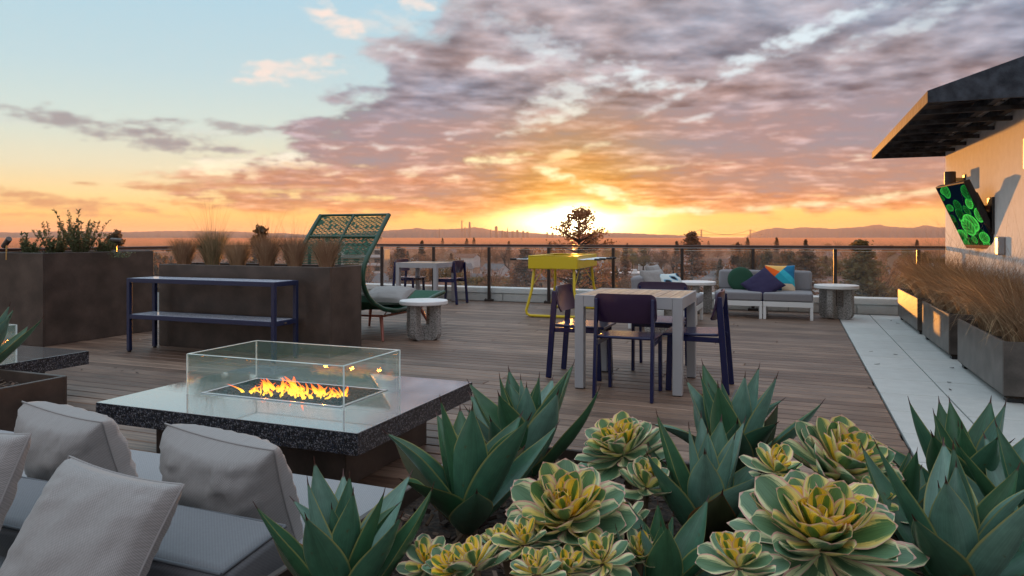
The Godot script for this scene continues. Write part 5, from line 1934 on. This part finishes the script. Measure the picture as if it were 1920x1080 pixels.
func make_land() -> void:
	make_tree_kinds()
	var gr := field(256, 256, 0.05, 4, 91)
	var gt := paint(256, 256, func(x: int, y: int):
		var k := gr[y * 256 + x] / 255.0
		return Color(0.30 + 0.16 * k, 0.19 + 0.11 * k, 0.13 + 0.07 * k))
	textured("earth", gt, 0.004, 0.95, true)
	M.earth.uv1_world_triplanar = true
	var g := MB.new()
	var N := 24
	var rows := []
	var un := noise(0.0006, 3, 44)
	for j in N + 1:
		var row := PackedVector3Array()
		for i in N + 1:
			row.append(Vector3(lerpf(-11000, 11000, float(i) / N), GROUND, lerpf(2500, -11500, float(j) / N)))
		rows.append(row)
	g.grid(rows, false, [], true, Vector3.UP)
	setting("ground", g.mesh(), M.earth)
	# the bay
	var wm := mat("bay", lin(0.10, 0.10, 0.11), 0.18)
	var w := MB.new()
	var c := [away(-700, 500, 3600), away(2700, 500, 3600), away(2700, 500, 9000), away(-700, 500, 9000)]
	var q := []
	for p in c: q.append(Vector3(p.x, GROUND + 1.0, p.z))
	w.poly(q, Vector3.UP)
	setting("bay_water", w.mesh(), wm)
	# ridges of hills: crest given as photo column and row
	mat("hill", lin(0.085, 0.062, 0.058), 0.95)
	ridge(8200, [[560, 440], [640, 438], [715, 433], [745, 431], [770, 429], [783, 427], [800, 430], [825, 430], [850, 429], [870, 428], [890, 426], [905, 428], [925, 432], [960, 434], [1000, 437], [1040, 440], [1060, 443]], 51)
	ridge(7400, [[1080, 442], [1125, 436], [1180, 437], [1240, 440], [1300, 442], [1335, 445]], 52)
	ridge(8400, [[1395, 445], [1412, 436], [1435, 430], [1455, 427], [1480, 429], [1505, 426], [1530, 427], [1560, 429], [1590, 427], [1615, 425], [1645, 421], [1670, 425], [1710, 427], [1735, 422], [1760, 426], [1800, 428], [1860, 424], [1930, 430], [2050, 436]], 53)
	ridge(8600, [[-200, 437], [-80, 434], [40, 436], [140, 433], [230, 435], [330, 433], [420, 434], [520, 437], [600, 441]], 54)
	# evening mist that lies over the town, below the deck
	var fog := FogVolume.new()
	fog.name = "town_mist"
	fog.size = Vector3(5200, 17.0, 3400)
	add_child(fog)
	var fc := away(960, 450, 2120)
	fog.position = Vector3(fc.x, GROUND + 8.6, fc.z)
	fog.rotation_degrees.y = YAW
	var fm := FogMaterial.new()
	fm.density = 0.0014
	fm.albedo = Color(1.0, 0.72, 0.55)
	fog.material = fm
	fog.set_meta("kind", "stuff")
	fog.set_meta("label", "warm evening mist lying over the town")
	fog.set_meta("category", "mist")
	make_skyline()
	make_trees()
	make_town()

func ridge(d: float, crest: Array, sd: int) -> void:
	var m := MB.new()
	var n := noise(0.02, 4, sd)
	var rows := [PackedVector3Array(), PackedVector3Array(), PackedVector3Array(), PackedVector3Array(), PackedVector3Array()]
	var px: float = crest[0][0]
	var k := 0
	while px <= crest[-1][0]:
		while k < crest.size() - 2 and px > crest[k + 1][0]: k += 1
		var f: float = clampf((px - crest[k][0]) / (crest[k + 1][0] - crest[k][0]), 0, 1)
		var py := lerpf(crest[k][1], crest[k + 1][1], smoothstep(0.0, 1.0, f)) + n.get_noise_1d(px * 5.0) * 1.0
		var top := away(px, py, d)
		var dir := Vector3(top.x, 0, top.z).normalized()
		var foot := Vector3(top.x, GROUND, top.z)
		rows[0].append(foot - dir * 900.0)
		var a := foot - dir * (420.0 + n.get_noise_1d(px * 3.0 + 500.0) * 200.0)
		a.y = GROUND + (top.y - GROUND) * (0.52 + n.get_noise_1d(px * 8.0 + 90.0) * 0.16)
		rows[1].append(a)
		rows[2].append(top)
		var b := foot + dir * 500.0
		b.y = GROUND + (top.y - GROUND) * 0.5
		rows[3].append(b)
		rows[4].append(foot + dir * 1000.0)
		px += 4.0
	m.grid(rows, false, [], true, Vector3.UP)
	setting("hills", m.mesh(), M.hill)

func make_skyline() -> void:
	mat("far_wall", lin(0.16, 0.13, 0.12), 0.6)
	mat("far_steel", lin(0.20, 0.08, 0.05), 0.6)
	# [column, top row, width in pixels, kind, label]
	var b := [[880.5, 416, 4.0, 1, "tallest rounded tower of the far skyline"], [872, 426, 2.6, 0, "slim block just beside the tallest far tower"], [920, 430, 2.6, 0, "slim far block before the wide dark tower"], [930.5, 424, 5.4, 0, "wide dark tower of the far skyline"], [942, 432, 4.0, 0, "low far block between the wide tower and the pyramid"], [951.5, 424, 3.6, 2, "pointed pyramid tower of the far skyline"], [947, 434, 4.4, 0, "squat far block at the foot of the pyramid"], [961, 433, 4.0, 0, "far block standing right past the pyramid"], [970, 431, 4.4, 0, "taller far block among the low ones past the pyramid"], [981, 432.5, 4.2, 0, "far block second from the end of the skyline"], [989, 434, 4.6, 0, "last block of the far skyline before the sun"], [824, 428, 2.0, 0, "lone far block on the ridge"], [1026, 435, 3.0, 0, "far block next to the sun glow, the slimmer one"], [1036, 435.5, 4.0, 0, "far block next to the sun glow, the wider one"]]
	for s in b:
		var d := 6900.0
		var top := away(s[0], s[1], d)
		var w: float = s[2] * d / FOC
		var h: float = top.y - GROUND
		var t := thing("city_tower", s[4], "tower", Vector3(top.x, GROUND, top.z), YAW, "far city skyline")
		var m := MB.new()
		if s[3] == 2:
			m.lathe(Vector3.ZERO, [Vector2(w * 0.75, 0), Vector2(w * 0.12, h * 0.86), Vector2(w * 0.02, h), Vector2(0, h)], 4)
		elif s[3] == 1:
			m.lathe(Vector3.ZERO, [Vector2(w * 0.55, 0), Vector2(w * 0.55, h * 0.72), Vector2(w * 0.46, h * 0.9), Vector2(w * 0.36, h), Vector2(0, h)], 12)
		else:
			m.bx(Vector3(0, h * 0.48, 0), Vector3(w, h * 0.96, w))
			m.bx(Vector3(0, h * 0.98, 0), Vector3(w * 0.6, h * 0.04 - 0.5, w * 0.6))
		part(t, "shaft", m.mesh(), M.far_wall)
	var mp := away(866, 413, 7900)
	var mast := thing("radio_mast", "thin three pronged radio mast on the ridge behind the towers", "mast", Vector3(mp.x, GROUND, mp.z))
	var mm := MB.new()
	for k in 3: mm.bar(Vector3(cos(k * 2.1) * 10, 0, sin(k * 2.1) * 10), Vector3(cos(k * 2.1) * 5, mp.y - GROUND, sin(k * 2.1) * 5), 3.2, 3.2)
	part(mast, "lattice", mm.mesh(), M.far_steel)
	# long trestle bridge
	var a := away(690, 449, 5000)
	var z := away(1010, 447, 6600)
	var br := thing("long_bridge", "long low bridge on many piers across the bay", "bridge", Vector3(a.x, GROUND, a.z))
	var e := Vector3(z.x - a.x, 0, z.z - a.z)
	var dm := MB.new()
	dm.bar(Vector3(0, a.y - GROUND, 0), e + Vector3(0, a.y - GROUND, 0), 7.0, 16.0, Vector3.UP)
	part(br, "roadway", dm.mesh(), M.far_wall)
	for i in 40:
		var pm := MB.new()
		var p := e * (i + 0.5) / 40.0
		pm.bx(p + Vector3(0, (a.y - GROUND) / 2, 0), Vector3(5, a.y - GROUND, 5))
		part(br, "pier", pm.mesh(), M.far_wall)
	# suspension bridge
	var t1 := away(1315, 430.5, 7300)
	var t2 := away(1407, 430.5, 7300)
	var sb := thing("suspension_bridge", "far suspension bridge with two towers over the bay mouth", "bridge", Vector3(t1.x, GROUND, t1.z))
	var dv := Vector3(t2.x - t1.x, 0, t2.z - t1.z)
	var th := t1.y - GROUND
	var dk := away(1315, 440.5, 7300).y - GROUND
	for k in 2:
		var tm := MB.new()
		for sgn in [-1.0, 1.0]: tm.bx(dv * k + Vector3(sgn * 5, th / 2, sgn * 9), Vector3(6.5, th, 6.5))
		part(sb, "tower", tm.mesh(), M.far_steel)
	var rd := MB.new()
	rd.bar(-dv * 0.35 + Vector3(0, dk, 0), dv * 1.25 + Vector3(0, dk, 0), 4.5, 12.0, Vector3.UP)
	part(sb, "roadway", rd.mesh(), M.far_steel)
	var cb := MB.new()
	var pts := []
	for i in 21:
		var f := i / 20.0
		pts.append(dv * f + Vector3(0, dk + 4 + (th - dk - 4) * pow(2.0 * f - 1.0, 2.0), 0))
	cb.tube(pts, 2.0, 5, false)
	cb.tube([Vector3(0, th, 0), -dv * 0.35 + Vector3(0, dk, 0)], 2.0, 5, false)
	cb.tube([dv + Vector3(0, th, 0), dv * 1.25 + Vector3(0, dk, 0)], 2.0, 5, false)
	part(sb, "cable", cb.mesh(), M.far_steel)

func make_trees() -> void:
	# the tree the sun stands behind
	kinds["sun"] = [crown_conifer(77, 5200, -0.25, 0.5, 0.24, 0.62, 0.55, 60, 0.0135, 0.005)]
	kinds["conifer"].append(kinds["sun"][0])
	seen_tree("conifer", 3, "leaf_backlit", "tall airy conifer with the setting sun shining through it", 1085, 384, 88, 150, 0.42)
	var near := [["conifer", 0, "leaf_rust", 1297, 430, 150, 105, 0.40, "pointed conifer rising above the rail between sun and suspension bridge"], ["pine", 0, "leaf_dark", 1477, 442, 135, 80, 0.62, "flat topped pine just over the rail above the sofa pillows"], ["pine", 1, "leaf_dark", 1398, 448, 150, 60, 0.62, "small pine over the rail beside the bridge tower"], ["pine", 0, "leaf_dark", 1415, 449, 170, 60, 0.62, "small ragged pine next to the far bridge tower"], ["conifer", 1, "leaf_rust", 1383, 451, 160, 40, 0.40, "dark conifer tip over the rail before the bridge"], ["cedar", 0, "leaf_olive", 1615, 447, 105, 170, 0.42, "wide layered cedar behind the stool by the parapet"], ["conifer", 2, "leaf_rust", 1510, 464, 130, 140, 0.42, "dark conifer below the rail behind the sofa"], ["conifer", 0, "leaf_rust", 750, 460, 170, 90, 0.40, "rounded dark tree behind the table by the railing"], ["conifer", 1, "leaf_rust", 985, 462, 150, 120, 0.42, "dark conifer below the rail before the yellow game table"], ["round", 0, "leaf_olive", 905, 506, 215, 120, 0.72, "round olive green tree below the rail"], ["round", 1, "leaf_rust", 800, 466, 260, 50, 0.72, "rust brown tree behind the table by the railing"], ["round", 2, "leaf_dark", 1235, 490, 200, 70, 0.72, "dark round tree behind the sideways sofa"], ["conifer", 2, "leaf_rust", 1172, 462, 190, 40, 0.40, "slim conifer beside the sun tree"], ["round", 0, "leaf_dark", 40, 415, 62, 190, 0.72, "dark leafy tree behind the tall planter at the frame edge"], ["conifer", 0, "leaf_dark", 216, 425, 75, 130, 0.40, "ragged conifer behind the level spotlight"], ["pine", 1, "leaf_dark", 252, 427, 78, 130, 0.62, "open pine between the tall planter and the grass"], ["pine", 0, "leaf_dark", 312, 427, 78, 160, 0.62, "spreading pine just before the first grass tuft"], ["conifer", 1, "leaf_dark", 489, 417, 90, 130, 0.40, "dark pointed conifer behind the grass tufts"], ["round", 1, "leaf_dark", 425, 442, 100, 150, 0.72, "low dark tree behind the tallest grass tuft"], ["round", 2, "leaf_rust", 1700, 462, 180, 70, 0.72, "rust brown tree behind the sunlit planter"], ["cedar", 0, "leaf_dark", 1440, 470, 140, 80, 0.42, "dark cedar behind the round green cushion"]]
	for n in near:
		seen_tree(n[0], n[1], n[2], n[8], n[3], n[4], n[5], n[6], n[7], "trees beyond the railing")
	# trees of the town; each one stands by itself
	R.seed = 808
	var a := deg_to_rad(YAW)
	for i in 300:
		var d := 165.0 + 620.0 * pow(float(i) / 300.0, 1.5)
		var px := fposmod(i * 0.61803 * 1980.0 + R.randf_range(-30, 30), 1960.0) - 30.0
		if px < 640.0 and R.randf() < 0.8: continue
		var h := R.randf_range(8.5, 15.5) + d * 0.003
		var k := R.randf()
		var p := away(px, 450, d)
		p.y = GROUND
		var g := "trees of the town below the terrace"
		if k < 0.03: tree("conifer", i, "leaf_rust", "rusty conifer among the houses below the terrace", p, h * 1.2, h * 0.95, g, i * 47.0)
		elif k < 0.30: tree("bare", i, "twig", "leafless winter tree among the houses below the terrace", p, h, h * 1.1, g, i * 47.0)
		elif k < 0.85: tree("round", i, "leaf_rust" if k < 0.60 else "leaf_olive", "%s rounded broadleaf tree among the houses below the terrace" % ("rust brown" if k < 0.60 else "olive green"), p, h, h * 1.05, g, i * 47.0)
		else: tree("cedar", i, "leaf_dark", "dark cedar among the houses below the terrace", p, h * 1.2, h * 1.1, g, i * 47.0)
	# the far woods read as one mass
	var mm := MultiMesh.new()
	mm.transform_format = MultiMesh.TRANSFORM_3D
	mm.mesh = crown_round(91, 420, 14, 0.15)[1]
	mm.instance_count = 4200
	for i in 4200:
		var d := 480.0 + 3000.0 * pow(R.randf(), 1.35)
		var p := away(R.randf_range(-250, 2150), 450, d)
		p.y = GROUND - 0.5
		var h := R.randf_range(8.0, 15.0) * (1.0 + d * 0.00012)
		var wd := h * R.randf_range(1.0, 1.9)
		mm.set_instance_transform(i, Transform3D(Basis(Vector3.UP, R.randf() * TAU) * Basis.from_scale(Vector3(wd, h, wd)), p))
	var mi := MultiMeshInstance3D.new()
	mi.name = "distant_wood"
	mi.multimesh = mm
	mi.material_override = M.leaf_rust
	mi.set_meta("kind", "stuff")
	mi.set_meta("label", "hazy mass of far trees reaching to the bay")
	mi.set_meta("category", "trees")
	add_child(mi)

func house(label: String, at: Vector3, w: float, d: float, h: float, turn: float, wall: String, roof: String, group: String) -> void:
	var t := thing("town_house", label, "house", at, turn, group)
	var m := MB.new()
	m.bx(Vector3(0, h / 2, 0), Vector3(w, h, d))
	part(t, "wall", m.mesh(), M[wall])
	var r := MB.new()
	var e := 0.5
	var rh := d * 0.32
	for s in [-1.0, 1.0]:
		r.poly([Vector3(-w / 2 - e, h - 0.1, s * (d / 2 + e)), Vector3(w / 2 + e, h - 0.1, s * (d / 2 + e)), Vector3(w / 2 + e, h + rh, 0), Vector3(-w / 2 - e, h + rh, 0)], Vector3(0, 1, s).normalized())
		m = MB.new()
	part(t, "roof", r.mesh(), M[roof])
	var ga := MB.new()
	for s in [-1.0, 1.0]: ga.poly([Vector3(s * w / 2, h, -d / 2), Vector3(s * w / 2, h, d / 2), Vector3(s * w / 2, h + rh - 0.4, 0)], Vector3(s, 0, 0))
	part(t, "gable", ga.mesh(), M[wall])
	for k in 3:
		var wm := MB.new()
		wm.bx(Vector3(-w / 2 + w * (k + 0.5) / 3.0, h * 0.62, d / 2), Vector3(w * 0.13, h * 0.26, 0.12))
		part(t, "window", wm.mesh(), M.window_dark)

func make_town() -> void:
	mat("wall_white", lin(0.62, 0.60, 0.58), 0.8)
	mat("wall_tan", lin(0.36, 0.27, 0.20), 0.8)
	mat("roof_grey", lin(0.17, 0.16, 0.16), 0.8)
	mat("roof_red", lin(0.20, 0.10, 0.07), 0.8)
	mat("window_dark", lin(0.03, 0.035, 0.04), 0.2)
	# flat roofed commercial building behind the game table
	var p := away(1150, 545, 235)
	var t := thing("flat_roof_building", "long pale building with flat roof and rooftop units below the rail", "building", Vector3(p.x, GROUND, p.z), YAW)
	var top := away(1150, 514, 235).y - GROUND
	var m := MB.new()
	m.bx(Vector3(0, top / 2, -7), Vector3(33, top, 14))
	part(t, "wall", m.mesh(), M.wall_white)
	var r := MB.new()
	r.bx(Vector3(0, top + 0.15, -7), Vector3(33.6, 0.35, 14.6))
	part(t, "roof", r.mesh(), M.wall_white)
	for i in 7:
		var w := MB.new()
		w.bx(Vector3(-14 + i * 4.6, top - 2.4, 0.03), Vector3(2.0, 1.7, 0.12))
		var wo := part(t, "window", w.mesh(), M.window_dark)
		var fr := MB.new()
		fr.bx(Vector3(-14 + i * 4.6, top - 3.35, 0.06), Vector3(2.4, 0.16, 0.16))
		part(wo, "sill", fr.mesh(), M.wall_white)
	for i in 6:
		var u := MB.new()
		u.bx(Vector3(-12.5 + i * 5.0, top + 0.85, -6 + (i % 3) * 2.0), Vector3(1.8, 1.2, 1.6), 0.08)
		part(t, "rooftop_unit", u.mesh(), M.wall_white)
	# apartment block behind the lounger
	var q := away(700, 500, 260)
	var ap := thing("apartment_block", "pale apartment block with balconies behind the lounger", "building", Vector3(q.x, GROUND, q.z), YAW)
	var ah := away(700, 468, 260).y - GROUND
	var am := MB.new()
	am.bx(Vector3(-4, ah / 2, -6), Vector3(16, ah, 12))
	part(ap, "wall", am.mesh(), M.wall_tan)
	for f in 4:
		var bm := MB.new()
		bm.bx(Vector3(-4, ah - 2.4 - f * 3.0, 0.5), Vector3(15.4, 0.9, 0.9), 0.05)
		part(ap, "balcony", bm.mesh(), M.wall_white)
		for k in 4:
			var wm := MB.new()
			wm.bx(Vector3(-10 + k * 3.8, ah - 1.0 - f * 3.0, 0.03), Vector3(1.9, 1.4, 0.12))
			part(ap, "window", wm.mesh(), M.window_dark)
	var tw := [[712, 444.5, 1500, 9.0, "hazy slab tower rising to the horizon near the lounger hood"], [978, 447.5, 1900, 4.0, "slim hazy tower on the near shore below the skyline"]]
	for s in tw:
		var tp := away(s[0], s[1], s[2])
		var o := thing("hazy_tower", s[4], "tower", Vector3(tp.x, GROUND, tp.z), YAW)
		var tm := MB.new()
		var w: float = s[3] * s[2] / FOC
		tm.bx(Vector3(0, (tp.y - GROUND) / 2, 0), Vector3(w, tp.y - GROUND, w * 0.7))
		tm.bx(Vector3(0, (tp.y - GROUND) + 0.9, 0), Vector3(w * 0.5, 1.8, w * 0.4))
		part(o, "shaft", tm.mesh(), M.wall_tan)
	R.seed = 66
	for i in 84:
		var d := 190.0 + 850.0 * pow(float(i) / 84.0, 1.4)
		var px := fposmod(i * 0.61803 * 1450.0 + 400.0 + R.randf_range(-20, 20), 1300.0) + 640.0
		if absf(px - 1150.0) < 130.0 and d < 330.0: continue
		var pos := away(px, 450, d)
		pos.y = GROUND
		var white := R.randf() < 0.55
		var red := R.randf() < 0.4
		house("%s house with %s roof among the trees below the terrace" % ["white" if white else "tan", "a red" if red else "a grey"], pos, R.randf_range(9, 15), R.randf_range(7, 10), R.randf_range(4, 7.5), R.randf() * 360.0, "wall_white" if white else "wall_tan", "roof_red" if red else "roof_grey", "houses of the town below the terrace")

func _ready() -> void:
	var t0 := Time.get_ticks_msec()
	light_and_lens()
	print("sky ", Time.get_ticks_msec() - t0)
	make_materials()
	plant_materials()
	print("materials ", Time.get_ticks_msec() - t0)
	make_land()
	print("land ", Time.get_ticks_msec() - t0)
	make_deck()
	make_parapet()
	make_railings()
	make_house()
	make_television()
	make_planters()
	make_fallen_leaves()
	print("terrace ", Time.get_ticks_msec() - t0)
	make_dining()
	make_stools()
	make_sofas()
	make_game_table()
	make_lounger()
	make_bench()
	make_fire()
	make_daybed()
	print("furniture ", Time.get_ticks_msec() - t0)
	make_succulents()
	make_grass()
	make_shrubs()
	print("plants ", Time.get_ticks_msec() - t0)
